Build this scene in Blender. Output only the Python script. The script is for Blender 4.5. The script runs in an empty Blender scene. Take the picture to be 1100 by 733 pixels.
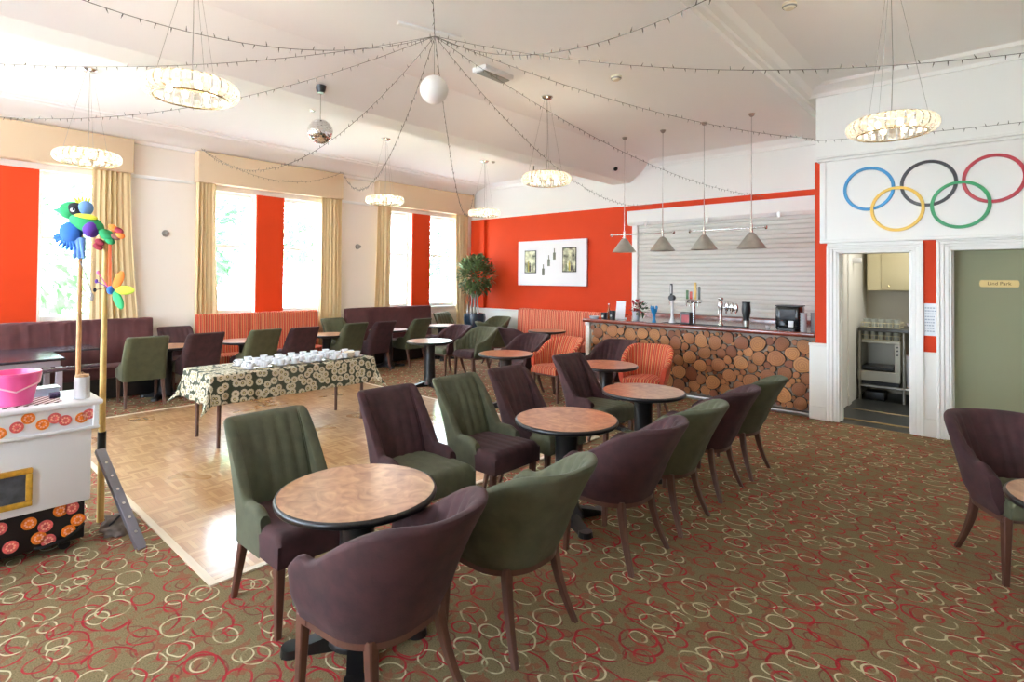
import bpy, bmesh, math, random
from mathutils import Vector, Matrix
from math import radians as R_, pi, sin, cos
random.seed(7)
S = bpy.context.scene
COL = S.collection

# ------------------------------------------------------------------ camera
cam_d = bpy.data.cameras.new('camera')
cam = bpy.data.objects.new('camera', cam_d)
COL.objects.link(cam)
cam_d.sensor_width = 36.0
cam_d.lens = 590.3 / 1100 * 36
cam_d.shift_y = -(366.5 - 290.7) / 1100
cam_d.clip_start = 0.05
cam_d.clip_end = 300
_yaw, _pit, _rol = R_(41.784), R_(0.875), R_(0.459)
_f = Vector((-sin(_yaw) * cos(_pit), cos(_yaw) * cos(_pit), sin(_pit)))
_r = Vector((cos(_yaw), sin(_yaw), 0))
_u = _r.cross(_f)
_r2 = _r * cos(_rol) + _u * sin(_rol)
_u2 = -_r * sin(_rol) + _u * cos(_rol)
m = Matrix((_r2, _u2, -_f)).transposed().to_4x4()
m.translation = Vector((0, 0, 1.7))
cam.matrix_world = m
S.camera = cam

# ------------------------------------------------------------------ view, sky, sun
S.view_settings.view_transform = 'Standard'
S.view_settings.look = 'None'
S.view_settings.gamma = 1.0
S.view_settings.use_curve_mapping = False
S.view_settings.exposure = 0.72
S.cycles.use_denoising = True
S.cycles.sample_clamp_indirect = 6.0
S.cycles.max_bounces = 14
S.cycles.diffuse_bounces = 8

W = bpy.data.worlds.new('sky'); S.world = W
W.use_nodes = True
nt = W.node_tree
bg = nt.nodes['Background']
tc = nt.nodes.new('ShaderNodeTexCoord'); sx = nt.nodes.new('ShaderNodeSeparateXYZ')
cr = nt.nodes.new('ShaderNodeValToRGB')
nt.links.new(tc.outputs['Generated'], sx.inputs[0]); nt.links.new(sx.outputs['Z'], cr.inputs[0])
cr.color_ramp.elements[0].position = 0.0; cr.color_ramp.elements[0].color = (0.73, 0.86, 1.0, 1)
cr.color_ramp.elements[1].position = 0.8; cr.color_ramp.elements[1].color = (0.64, 0.80, 1.0, 1)
nt.links.new(cr.outputs[0], bg.inputs['Color'])
bg.inputs['Strength'].default_value = 18.0

sun_d = bpy.data.lights.new('sun', 'SUN'); sun_d.energy = 135.0; sun_d.angle = R_(2); sun_d.color = (0.76, 0.87, 1.0)
sun = bpy.data.objects.new('sun', sun_d); COL.objects.link(sun)
sun.rotation_euler = Vector((-0.45, 0.2, -0.95)).to_track_quat('-Z', 'Y').to_euler()
sun.location = (6, 0, 12)

def portal(name, loc, rot, sx_, sy_):
    d = bpy.data.lights.new(name, 'AREA'); d.shape = 'RECTANGLE'; d.size = sx_; d.size_y = sy_; d.cycles.is_portal = True
    o = bpy.data.objects.new(name, d); COL.objects.link(o); o.location = loc; o.rotation_euler = rot
    return o

# ------------------------------------------------------------------ materials
MATS = {}
def srgb(c):
    return tuple(((v / 255) / 12.92 if v / 255 <= .04045 else ((v / 255 + .055) / 1.055) ** 2.4) for v in c) + (1,)
def mat(name, col=(200, 200, 200), rough=.6, metal=0, spec=.5, emis=None, es=0, noise=0, nscale=20, bump=0, bscale=80, sheen=0, trans=0, coat=0):
    if name in MATS: return MATS[name]
    M_ = bpy.data.materials.new(name); M_.use_nodes = True
    n = M_.node_tree; b = n.nodes['Principled BSDF']
    c = srgb(col)
    b.inputs['Base Color'].default_value = c
    b.inputs['Roughness'].default_value = rough
    b.inputs['Metallic'].default_value = metal
    b.inputs['Specular IOR Level'].default_value = spec
    if sheen: b.inputs['Sheen Weight'].default_value = sheen; b.inputs['Sheen Roughness'].default_value = .4; b.inputs['Sheen Tint'].default_value = tuple(min(1, v * 1.5 + .2) for v in c[:3]) + (1,)
    if trans: b.inputs['Transmission Weight'].default_value = trans
    if coat: b.inputs['Coat Weight'].default_value = coat; b.inputs['Coat Roughness'].default_value = .15
    if emis: b.inputs['Emission Color'].default_value = srgb(emis); b.inputs['Emission Strength'].default_value = es
    if noise or bump:
        t = n.nodes.new('ShaderNodeTexCoord')
    if noise:
        nz = n.nodes.new('ShaderNodeTexNoise'); nz.inputs['Scale'].default_value = nscale; nz.inputs['Detail'].default_value = 4
        n.links.new(t.outputs['Object'], nz.inputs['Vector'])
        rp = n.nodes.new('ShaderNodeValToRGB')
        rp.color_ramp.elements[0].position = .3; rp.color_ramp.elements[1].position = .7
        rp.color_ramp.elements[0].color = tuple(max(0, v * (1 - noise)) for v in c[:3]) + (1,)
        rp.color_ramp.elements[1].color = tuple(min(1, v * (1 + noise)) for v in c[:3]) + (1,)
        n.links.new(nz.outputs['Fac'], rp.inputs[0]); n.links.new(rp.outputs[0], b.inputs['Base Color'])
    if bump:
        nb = n.nodes.new('ShaderNodeTexNoise'); nb.inputs['Scale'].default_value = bscale; nb.inputs['Detail'].default_value = 3
        n.links.new(t.outputs['Object'], nb.inputs['Vector'])
        bp = n.nodes.new('ShaderNodeBump'); bp.inputs['Strength'].default_value = bump; bp.inputs['Distance'].default_value = .01
        n.links.new(nb.outputs['Fac'], bp.inputs['Height']); n.links.new(bp.outputs[0], b.inputs['Normal'])
    MATS[name] = M_
    return M_

class N:
    """tiny node helper"""
    def __init__(s, M_): s.t = M_.node_tree; s.b = s.t.nodes['Principled BSDF']
    def new(s, k, **kw):
        nd = s.t.nodes.new(k)
        for a, v in kw.items(): setattr(nd, a, v)
        return nd
    def link(s, a, b): s.t.links.new(a, b)
    def math(s, op, a, b=None, c=None):
        nd = s.t.nodes.new('ShaderNodeMath'); nd.operation = op
        for i, v in enumerate((a, b, c)):
            if v is None: continue
            if isinstance(v, (int, float)): nd.inputs[i].default_value = v
            else: s.link(v, nd.inputs[i])
        return nd.outputs[0]
    def mix(s, f, a, b):
        nd = s.t.nodes.new('ShaderNodeMix'); nd.data_type = 'RGBA'
        for idx, v in ((0, f), (6, a), (7, b)):
            if isinstance(v, (int, float)): nd.inputs[idx].default_value = v
            elif isinstance(v, tuple): nd.inputs[idx].default_value = v
            else: s.link(v, nd.inputs[idx])
        return nd.outputs[2]

# walls etc.
m_wall = mat('cream_wall_paint', (241, 232, 220), .7, bump=.05)
m_white = mat('white_paint', (243, 243, 240), .45)
m_ceil = mat('ceiling_paint', (250, 249, 246), .8, bump=.03)
m_red = mat('orange_red_paint', (198, 57, 16), .6, spec=.2, noise=.04, nscale=2)
m_dado = mat('dado_white_paint', (233, 232, 226), .5)
m_olive = mat('olive_wall_paint', (136, 138, 108), .65)
m_floor_dark = mat('dark_vinyl', (48, 50, 50), .35, noise=.2, nscale=30)
m_gold_trim = mat('brass_strip', (190, 160, 110), .3, .8)
m_pelmet = mat('tan_pelmet_fabric', (208, 182, 148), .8, bump=.1, bscale=200)
m_curtain = mat('tan_curtain_fabric', (214, 188, 142), .6, sheen=.4, bump=.05)
m_black = mat('black_metal', (18, 17, 18), .3)
m_blackp = mat('black_plastic', (22, 23, 25), .35)
m_chrome = mat('chrome', (215, 215, 215), .15, 1)
m_steel = mat('brushed_steel', (170, 168, 162), .35, 1, noise=.1)
m_wood_leg = mat('brown_wood', (86, 54, 42), .4, noise=.15, nscale=15)
m_plum = mat('plum_velvet', (56, 27, 29), .85, sheen=.18, noise=.35, nscale=14, bump=.1, bscale=160)
m_green = mat('sage_velvet', (76, 77, 56), .85, sheen=.2, noise=.18, nscale=14, bump=.1, bscale=160)
m_darkgreen = mat('olive_velvet', (74, 74, 48), .85, sheen=.3, noise=.15, nscale=14)
m_cart_white = mat('cart_white_paint', (236, 238, 242), .3)
m_cup = mat('white_china', (218, 218, 220), .15)
m_glasscl = None

def add_vcheck():
    pass

# carpet
m_carpet = mat('swirl_carpet', (112, 92, 56), .95, spec=.1)
def build_carpet():
    n = N(m_carpet)
    tcn = n.new('ShaderNodeTexCoord'); base = tcn.outputs['Object']
    nz = n.new('ShaderNodeTexNoise'); nz.inputs['Scale'].default_value = 5; n.link(base, nz.inputs['Vector'])
    nz2 = n.new('ShaderNodeTexNoise'); nz2.inputs['Scale'].default_value = 160; nz2.inputs['Detail'].default_value = 1; n.link(base, nz2.inputs['Vector'])
    patch = n.new('ShaderNodeTexNoise'); patch.inputs['Scale'].default_value = 14; n.link(base, patch.inputs['Vector'])
    col = n.mix(n.math('MULTIPLY', nz2.outputs['Fac'], 1.0), srgb((66, 60, 40)), srgb((152, 134, 98)))
    pm = n.math('GREATER_THAN', patch.outputs['Fac'], .57)
    col = n.mix(n.math('MULTIPLY', pm, .55), col, srgb((136, 70, 52)))
    bz = n.new('ShaderNodeTexNoise'); bz.inputs['Scale'].default_value = 13; n.link(base, bz.inputs['Vector'])
    mr = n.new('ShaderNodeMapRange'); n.link(bz.outputs['Fac'], mr.inputs[0]); mr.inputs[1].default_value = .36; mr.inputs[2].default_value = .50; mr.inputs[3].default_value = .12; mr.inputs[4].default_value = .95
    brk = mr.outputs[0]
    # warp
    wz = n.new('ShaderNodeTexNoise'); wz.inputs['Scale'].default_value = 6; n.link(base, wz.inputs['Vector'])
    va = n.new('ShaderNodeVectorMath', operation='MULTIPLY_ADD')
    n.link(wz.outputs['Color'], va.inputs[0]); va.inputs[1].default_value = (.05, .05, 0); n.link(base, va.inputs[2])
    def layer(off, rot, scl, cell, rmin, rmax, w, color, keep):
        nonlocal col
        mp = n.new('ShaderNodeMapping'); n.link(va.outputs[0], mp.inputs['Vector'])
        mp.inputs['Location'].default_value = off; mp.inputs['Rotation'].default_value = (0, 0, rot); mp.inputs['Scale'].default_value = scl
        vo = n.new('ShaderNodeTexVoronoi', voronoi_dimensions='2D'); vo.inputs['Scale'].default_value = 1 / cell
        vo.inputs['Randomness'].default_value = .55
        n.link(mp.outputs[0], vo.inputs['Vector'])
        sp = n.new('ShaderNodeSeparateColor'); n.link(vo.outputs['Color'], sp.inputs[0])
        r = n.math('MULTIPLY_ADD', sp.outputs[0], (rmax - rmin) / cell, rmin / cell)
        d = n.math('ABSOLUTE', n.math('SUBTRACT', vo.outputs['Distance'], r))
        mk = n.math('LESS_THAN', d, w / cell)
        mk = n.math('MULTIPLY', mk, n.math('LESS_THAN', sp.outputs[1], keep)); mk = n.math('MULTIPLY', mk, brk)
        col = n.mix(mk, col, srgb(color))
    layer((3.3, 1.1, 0), .4, (1, 1.25, 1), .20, .03, .08, .0045, (112, 66, 54), .8)
    layer((0.3, .7, 0), .9, (1, 1.35, 1), .34, .08, .15, .0065, (142, 30, 40), .85)
    layer((5.3, 4.7, 0), .2, (1, 1.4, 1), .225, .045, .085, .005, (196, 186, 152), .8)
    layer((1.3, 2.7, 0), 1.2, (1, 1.3, 1), .215, .045, .09, .006, (160, 38, 46), .85)
    layer((7.1, 2.2, 0), 2.0, (1, 1.2, 1), .34, .04, .09, .005, (182, 174, 138), .6)
    n.link(col, n.b.inputs['Base Color'])
    bp = n.new('ShaderNodeBump'); bp.inputs['Strength'].default_value = .5; bp.inputs['Distance'].default_value = .004
    n.link(nz2.outputs['Fac'], bp.inputs['Height']); n.link(bp.outputs[0], n.b.inputs['Normal'])
build_carpet()

# parquet
m_parquet = mat('oak_parquet', (190, 150, 104), .25, coat=.8)
def build_parquet():
    n = N(m_parquet)
    tcn = n.new('ShaderNodeTexCoord'); base = tcn.outputs['Object']
    ch = n.new('ShaderNodeTexChecker'); ch.inputs['Scale'].default_value = 1 / .15; n.link(base, ch.inputs['Vector'])
    def planks(rot):
        mp = n.new('ShaderNodeMapping'); n.link(base, mp.inputs['Vector']); mp.inputs['Rotation'].default_value = (0, 0, rot)
        sp = n.new('ShaderNodeSeparateXYZ'); n.link(mp.outputs[0], sp.inputs[0])
        q = n.math('DIVIDE', sp.outputs[0], .03); fl = n.math('FLOOR', q)
        ce = n.math('FLOOR', n.math('DIVIDE', sp.outputs[1], .15))
        cb = n.new('ShaderNodeCombineXYZ'); n.link(fl, cb.inputs[0]); n.link(ce, cb.inputs[1])
        wn = n.new('ShaderNodeTexWhiteNoise', noise_dimensions='2D'); n.link(cb.outputs[0], wn.inputs['Vector'])
        gap = n.math('LESS_THAN', n.math('FRACT', q), .06)
        return wn.outputs['Value'], gap
    v1, g1 = planks(0); v2, g2 = planks(pi / 2)
    v = n.math('ADD', n.math('MULTIPLY', v1, ch.outputs['Fac']), n.math('MULTIPLY', v2, n.math('SUBTRACT', 1, ch.outputs['Fac'])))
    g = n.math('ADD', n.math('MULTIPLY', g1, ch.outputs['Fac']), n.math('MULTIPLY', g2, n.math('SUBTRACT', 1, ch.outputs['Fac'])))
    big = n.new('ShaderNodeTexNoise'); big.inputs['Scale'].default_value = 1.3; n.link(base, big.inputs['Vector'])
    col = n.mix(v, srgb((168, 122, 78)), srgb((206, 168, 122)))
    col = n.mix(n.math('MULTIPLY', g, .5), col, srgb((90, 60, 40)))
    n.link(col, n.b.inputs['Base Color'])
    n.link(n.math('MULTIPLY_ADD', big.outputs['Fac'], .2, .2), n.b.inputs['Roughness'])
build_parquet()

def stripe_mat(name, w, cols, vert=0):
    M_ = mat(name, (200, 80, 50), .85, sheen=.3)
    n = N(M_)
    uv = n.new('ShaderNodeTexCoord'); sp = n.new('ShaderNodeSeparateXYZ'); n.link(uv.outputs['UV'], sp.inputs[0])
    fr = n.math('FRACT', n.math('DIVIDE', sp.outputs[vert], w))
    rp = n.new('ShaderNodeValToRGB'); rp.color_ramp.interpolation = 'CONSTANT'
    while len(rp.color_ramp.elements) < len(cols): rp.color_ramp.elements.new(.5)
    for e, (p, c) in zip(rp.color_ramp.elements, cols): e.position = p
    for e, (p, c) in zip(rp.color_ramp.elements, cols): e.color = srgb(c)
    n.link(fr, rp.inputs[0]); n.link(rp.outputs[0], n.b.inputs['Base Color'])
    return M_
OR = (176, 62, 36); YE = (214, 172, 112); PK = (156, 62, 50); DR = (146, 44, 30)
m_stripe = stripe_mat('orange_striped_fabric', .085, [(0, OR), (.28, YE), (.34, DR), (.5, OR), (.62, (220, 130, 90)), (.67, PK), (.86, YE), (.93, OR)])
m_stripe_sofa = stripe_mat('red_striped_fabric', .09, [(0, (186, 60, 44)), (.2, (224, 168, 130)), (.34, (186, 60, 44)), (.5, (206, 110, 84)), (.6, DR), (.78, (228, 176, 134)), (.9, (190, 66, 50))])

# laminate table top
m_top = mat('burr_laminate', (176, 122, 88), .28, coat=.3)
def build_top():
    n = N(m_top); tcn = n.new('ShaderNodeTexCoord')
    a = n.new('ShaderNodeTexNoise'); a.inputs['Scale'].default_value = 9; a.inputs['Detail'].default_value = 8; a.inputs['Distortion'].default_value = 1.5
    n.link(tcn.outputs['Object'], a.inputs['Vector'])
    rp = n.new('ShaderNodeValToRGB'); e = rp.color_ramp.elements
    e[0].position = .3; e[0].color = srgb((138, 84, 56)); e[1].position = .72; e[1].color = srgb((200, 152, 112))
    n.link(a.outputs['Fac'], rp.inputs[0]); n.link(rp.outputs[0], n.b.inputs['Base Color'])
build_top()

# log slices
m_log = mat('cut_log_wood', (170, 110, 60), .6)
def build_log():
    n = N(m_log); uv = n.new('ShaderNodeTexCoord')
    ln = n.new('ShaderNodeVectorMath', operation='LENGTH'); n.link(uv.outputs['UV'], ln.inputs[0])
    nz = n.new('ShaderNodeTexNoise'); nz.inputs['Scale'].default_value = 24; n.link(uv.outputs['Object'], nz.inputs['Vector'])
    rr = n.math('ADD', ln.outputs['Value'], n.math('MULTIPLY', nz.outputs['Fac'], .25))
    ring = n.math('MULTIPLY_ADD', n.math('SINE', n.math('MULTIPLY', rr, 26)), .5, .5)
    at = n.new('ShaderNodeAttribute', attribute_name='tint')
    base = n.mix(at.outputs['Fac'], srgb((118, 62, 34)), srgb((186, 128, 74)))
    dark = n.mix(.5, base, srgb((112, 52, 24)))
    col = n.mix(n.math('MULTIPLY', ring, .85), base, dark)
    edge = n.math('GREATER_THAN', ln.outputs['Value'], .90)
    col = n.mix(edge, col, srgb((46, 28, 20)))
    n.link(col, n.b.inputs['Base Color'])
build_log()

# daisy table cloth
m_cloth = mat('daisy_cloth', (60, 66, 46), .8)
def build_cloth():
    n = N(m_cloth); uv = n.new('ShaderNodeTexCoord')
    vo = n.new('ShaderNodeTexVoronoi', voronoi_dimensions='2D'); vo.inputs['Scale'].default_value = 13; vo.inputs['Randomness'].default_value = .7
    n.link(uv.outputs['UV'], vo.inputs['Vector'])
    # petal modulation by angle around the cell centre
    sub = n.new('ShaderNodeVectorMath', operation='SUBTRACT'); n.link(uv.outputs['UV'], sub.inputs[0])
    dv = n.new('ShaderNodeVectorMath', operation='SCALE'); n.link(vo.outputs['Position'], dv.inputs[0]); dv.inputs['Scale'].default_value = 1.0
    n.link(dv.outputs[0], sub.inputs[1])
    sp = n.new('ShaderNodeSeparateXYZ'); n.link(sub.outputs[0], sp.inputs[0])
    ang = n.math('ARCTAN2', sp.outputs[1], sp.outputs[0])
    pet = n.math('MULTIPLY_ADD', n.math('ABSOLUTE', n.math('SINE', n.math('MULTIPLY', ang, 6))), .07, .43)
    out = n.math('LESS_THAN', vo.outputs['Distance'], pet)
    cen = n.math('LESS_THAN', vo.outputs['Distance'], .19)
    cen2 = n.math('LESS_THAN', vo.outputs['Distance'], .10)
    col = n.mix(out, srgb((52, 58, 40)), srgb((186, 176, 152)))
    col = n.mix(cen, col, srgb((82, 72, 40)))
    col = n.mix(cen2, col, srgb((188, 176, 128)))
    n.link(col, n.b.inputs['Base Color'])
build_cloth()

# black/white striped shelf of the cart
m_cartstripe = stripe_mat('black_white_striped_vinyl', .035, [(0, (238, 238, 240)), (.55, (40, 36, 42))])

# glass: see-through pane with a gloss
def glass_mat(name, tint=(1, 1, 1, 1), gl=.08):
    M_ = bpy.data.materials.new(name); M_.use_nodes = True; t = M_.node_tree; t.nodes.clear()
    o = t.nodes.new('ShaderNodeOutputMaterial'); mx = t.nodes.new('ShaderNodeMixShader')
    tr = t.nodes.new('ShaderNodeBsdfTransparent'); tr.inputs[0].default_value = tint
    g = t.nodes.new('ShaderNodeBsdfGlossy'); g.inputs['Roughness'].default_value = .03
    mx.inputs[0].default_value = gl
    t.links.new(tr.outputs[0], mx.inputs[1]); t.links.new(g.outputs[0], mx.inputs[2]); t.links.new(mx.outputs[0], o.inputs[0])
    MATS[name] = M_; return M_
m_glass = glass_mat('window_glass')
m_clear = glass_mat('clear_glass', (.85, .88, .9, 1), .25)
def crystal_mat():
    M_ = bpy.data.materials.new('crystal'); M_.use_nodes = True; t = M_.node_tree; t.nodes.clear()
    o = t.nodes.new('ShaderNodeOutputMaterial')
    tr = t.nodes.new('ShaderNodeBsdfTransparent'); tr.inputs[0].default_value = (.93, .92, .9, 1)
    tl = t.nodes.new('ShaderNodeBsdfTranslucent'); tl.inputs[0].default_value = (1, .97, .9, 1)
    g = t.nodes.new('ShaderNodeBsdfGlossy'); g.inputs['Roughness'].default_value = .08
    m1 = t.nodes.new('ShaderNodeMixShader'); m2 = t.nodes.new('ShaderNodeMixShader')
    m1.inputs[0].default_value = .4; m2.inputs[0].default_value = .3
    t.links.new(tr.outputs[0], m1.inputs[1]); t.links.new(tl.outputs[0], m1.inputs[2])
    t.links.new(m1.outputs[0], m2.inputs[1]); t.links.new(g.outputs[0], m2.inputs[2]); t.links.new(m2.outputs[0], o.inputs[0])
    return M_
m_crystal = crystal_mat()
m_bulb = mat('lit_bulb', (255, 240, 210), .5, emis=(255, 232, 190), es=7)

# ------------------------------------------------------------------ mesh helpers
def finish(bm, name, material, parent=None, smooth=40, loc=None):
    me = bpy.data.meshes.new(name)
    bmesh.ops.recalc_face_normals(bm, faces=bm.faces)
    bm.to_mesh(me); bm.free()
    if smooth:
        for p in me.polygons: p.use_smooth = True
        me.set_sharp_from_angle(angle=R_(smooth))
    mats = material if isinstance(material, (list, tuple)) else [material]
    for q in mats: me.materials.append(q)
    o = bpy.data.objects.new(name, me); COL.objects.link(o)
    if parent: o.parent = parent
    if loc: o.location = loc
    return o

def box(bm, x0, x1, y0, y1, z0, z1, bev=0, seg=2, M_=None, mi=0):
    r = bmesh.ops.create_cube(bm, size=1)
    vs = r['verts']
    for v in vs:
        v.co = Vector(((x0 + x1) / 2 + v.co.x * (x1 - x0), (y0 + y1) / 2 + v.co.y * (y1 - y0), (z0 + z1) / 2 + v.co.z * (z1 - z0)))
    fs = set(f for v in vs for f in v.link_faces)
    for f in fs: f.material_index = mi
    if bev:
        es = list(set(e for v in vs for e in v.link_edges))
        rr = bmesh.ops.bevel(bm, geom=es, offset=bev, segments=seg, affect='EDGES', profile=.5)
        vs = list(set(v for f in rr['faces'] for v in f.verts))
        # include all verts of the island
        st = list(vs); seen = set(st)
        while st:
            v = st.pop()
            for e in v.link_edges:
                w = e.other_vert(v)
                if w not in seen: seen.add(w); st.append(w)
        vs = list(seen)
    if M_ is not None:
        bmesh.ops.transform(bm, matrix=M_, verts=vs)
    return vs

def cone(bm, p0, p1, r0, r1, n=16, cap=True, mi=0):
    p0 = Vector(p0); p1 = Vector(p1); d = (p1 - p0)
    q = d.to_track_quat('Z', 'Y')
    a = []; b = []
    for i in range(n):
        t = 2 * pi * i / n; v = q @ Vector((cos(t), sin(t), 0))
        a.append(bm.verts.new(p0 + v * r0)); b.append(bm.verts.new(p1 + v * r1))
    fs = []
    for i in range(n):
        j = (i + 1) % n
        fs.append(bm.faces.new((a[i], a[j], b[j], b[i])))
    if cap:
        if r0 > 1e-5: fs.append(bm.faces.new(a[::-1]))
        if r1 > 1e-5: fs.append(bm.faces.new(b))
    for f in fs: f.material_index = mi
    return a + b

def lathe(bm, prof, n=24, c=(0, 0, 0), cap=True, mi=0):
    c = Vector(c); rings = []
    for r, z in prof:
        rings.append([bm.verts.new(c + Vector((r * cos(2 * pi * i / n), r * sin(2 * pi * i / n), z))) for i in range(n)])
    for k in range(len(rings) - 1):
        for i in range(n):
            j = (i + 1) % n
            f = bm.faces.new((rings[k][i], rings[k][j], rings[k + 1][j], rings[k + 1][i])); f.material_index = mi
    if cap:
        if prof[0][0] > 1e-4: bm.faces.new(rings[0][::-1]).material_index = mi
        if prof[-1][0] > 1e-4: bm.faces.new(rings[-1]).material_index = mi
    return [v for r in rings for v in r]

def tube(bm, pts, r, n=8, closed=False, mi=0):
    pts = [Vector(p) for p in pts]; L = len(pts); rings = []
    rr = r if isinstance(r, (list, tuple)) else [r] * L
    up = Vector((0, 0, 1))
    for i, p in enumerate(pts):
        if closed: t = pts[(i + 1) % L] - pts[i - 1]
        else: t = pts[min(i + 1, L - 1)] - pts[max(i - 1, 0)]
        t.normalize()
        s = t.cross(up)
        if s.length < 1e-3: s = t.cross(Vector((0, 1, 0)))
        s.normalize(); w = s.cross(t)
        rings.append([bm.verts.new(p + (s * cos(2 * pi * k / n) + w * sin(2 * pi * k / n)) * rr[i]) for k in range(n)])
    m_ = L if closed else L - 1
    for i in range(m_):
        a = rings[i]; b = rings[(i + 1) % L]
        for k in range(n):
            j = (k + 1) % n
            bm.faces.new((a[k], a[j], b[j], b[k])).material_index = mi
    if not closed:
        bm.faces.new(rings[0][::-1]).material_index = mi; bm.faces.new(rings[-1]).material_index = mi
    return [v for q in rings for v in q]

def ellipsoid(bm, c, s, rot=None, seg=16, mi=0):
    r = bmesh.ops.create_uvsphere(bm, u_segments=seg, v_segments=max(6, seg // 2), radius=1)
    M_ = Matrix.Translation(Vector(c)) @ (rot.to_4x4() if rot else Matrix.Identity(4)) @ Matrix.Diagonal((s[0], s[1], s[2], 1))
    bmesh.ops.transform(bm, matrix=M_, verts=r['verts'])
    for v in r['verts']:
        for f in v.link_faces: f.material_index = mi
    return r['verts']

def prism(bm, poly, axis, a0, a1, mi=0):
    """poly: 2D points; axis the extruded axis ('x': poly=(y,z), 'y': poly=(x,z), 'z': poly=(x,y))"""
    def P(p, a):
        return {'x': (a, p[0], p[1]), 'y': (p[0], a, p[1]), 'z': (p[0], p[1], a)}[axis]
    A = [bm.verts.new(P(p, a0)) for p in poly]; B = [bm.verts.new(P(p, a1)) for p in poly]
    n = len(poly)
    fs = [bm.faces.new(A[::-1]), bm.faces.new(B)]
    for i in range(n): fs.append(bm.faces.new((A[i], A[(i + 1) % n], B[(i + 1) % n], B[i])))
    for f in fs: f.material_index = mi
    return A + B

def box_uv(o):
    """planar UV in metres: u along Y or X whichever the face shows, v = Z"""
    me = o.data; uv = me.uv_layers.new(name='UVMap') if not me.uv_layers else me.uv_layers[0]
    for p in me.polygons:
        nrm = p.normal
        for li in p.loop_indices:
            co = me.vertices[me.loops[li].vertex_index].co
            if abs(nrm.x) >= max(abs(nrm.y), abs(nrm.z)): q = (co.y, co.z)
            elif abs(nrm.y) >= abs(nrm.z): q = (co.x, co.z)
            else: q = (co.y, co.x) if o.get('uvy') else (co.x, co.y)
            uv.data[li].uv = q

def thing(name, label, cat, loc=(0, 0, 0), rz=0, group=None):
    o = bpy.data.objects.new(name, None); COL.objects.link(o); o.empty_display_size = .1
    o.location = loc; o.rotation_euler = (0, 0, rz); o['label'] = label; o['category'] = cat
    if group: o['group'] = group
    return o
def tag(o, label, cat, group=None):
    o['label'] = label; o['category'] = cat
    if group: o['group'] = group
    return o
def struct(name, bm, material, smooth=30, parent=None):
    o = finish(bm, name, material, parent, smooth)
    if not parent: o['kind'] = 'structure'
    return o
KIDS = {}
def dup(root, loc, rz=0, label=None, group=None, swap=None):
    r = root.copy(); COL.objects.link(r); r.location = loc; r.rotation_euler = (0, 0, rz)
    if label: r['label'] = label
    if group: r['group'] = group
    for ch in list(root.children):
        c = ch.copy(); COL.objects.link(c); c.parent = r
        for g in list(ch.children):
            d = g.copy(); COL.objects.link(d); d.parent = c
    return r

# ================================================================== THE ROOM
XW, YB, CZ = -9.80, 9.45, 3.95
X1, Y0 = 4.5, -4.0

bm = bmesh.new(); box(bm, XW - .3, X1 + .2, Y0 - .2, 7.60, -.2, 0); box(bm, XW - .3, -1.73, 7.6, YB + .2, -.2, 0)
struct('floor', bm, m_carpet, 0)
bm = bmesh.new(); box(bm, -1.73, X1 + .2, 7.6, 11.2, -.2, -.001)
struct('floor_kitchen', bm, m_floor_dark, 0)
bm = bmesh.new(); box(bm, -7.95, -3.28, 1.21, 5.03, .0, .006)
o = struct('floor_dance', bm, m_parquet, 0)
# pale edging strip of the dance floor
bm = bmesh.new()
for a in ((-8.0, -3.24, 1.17, 1.21), (-8.0, -3.24, 5.03, 5.07), (-8.0, -7.95, 1.21, 5.03), (-3.28, -3.24, 1.21, 5.03)):
    box(bm, a[0], a[1], a[2], a[3], 0, .009)
struct('trim_1', bm, mat('pale_edging', (214, 196, 170), .35), 0)

# --- window wall
LIGHTS = [(-3.3, -2.5), (-2.0, -1.2), (0.0, .77), (1.27, 1.97), (3.42, 4.19), (4.69, 5.47), (6.86, 7.61), (8.12, 8.98)]
Z0, Z1 = 1.06, 3.14
bm = bmesh.new()
box(bm, XW - .28, XW, Y0 - .2, YB + .2, 0, Z0); box(bm, XW - .28, XW, Y0 - .2, YB + .2, Z1, CZ + .3)
yy = Y0 - .2
for a, b in LIGHTS + [(YB + .2, None)]:
    box(bm, XW - .28, XW, yy, a, Z0, Z1); yy = b
struct('wall_left', bm, m_wall, 0)
k = 0
for a, b in ((.77, 1.27), (4.19, 4.69), (7.61, 8.12)):
    k += 1
    bm = bmesh.new(); box(bm, XW, XW + .03, a, b, Z0 - .0, Z1, .004, 1)
    struct('trim_%d' % (k + 1), bm, m_red, 0)
for i, (a, b) in enumerate(LIGHTS):
    bm = bmesh.new(); fx0, fx1 = XW - .2, XW - .12
    t = .055
    box(bm, fx0, fx1, a, a + t, Z0, Z1, .006, 1); box(bm, fx0, fx1, b - t, b, Z0, Z1, .006, 1)
    box(bm, fx0, fx1, a + t, b - t, Z0, Z0 + .07, .006, 1); box(bm, fx0, fx1, a + t, b - t, Z1 - t, Z1, .006, 1)
    box(bm, fx0 + .01, fx1 - .01, a + t, b - t, 2.20, 2.25, .006, 1)
    box(bm, XW - .12, XW + .05, a - .0, b + .0, Z0 - .03, Z0, .006, 1)
    w = struct('window_%d' % (i + 1), bm, m_white, 0)
    bm = bmesh.new(); box(bm, fx0 + .035, fx0 + .041, a + t, b - t, Z0 + .07, Z1 - t)
    finish(bm, 'glass_pane', m_glass, w, 0)
    portal('window_portal', (XW - .3, (a + b) / 2, (Z0 + Z1) / 2), (0, R_(-90), 0), Z1 - Z0, b - a)

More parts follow.
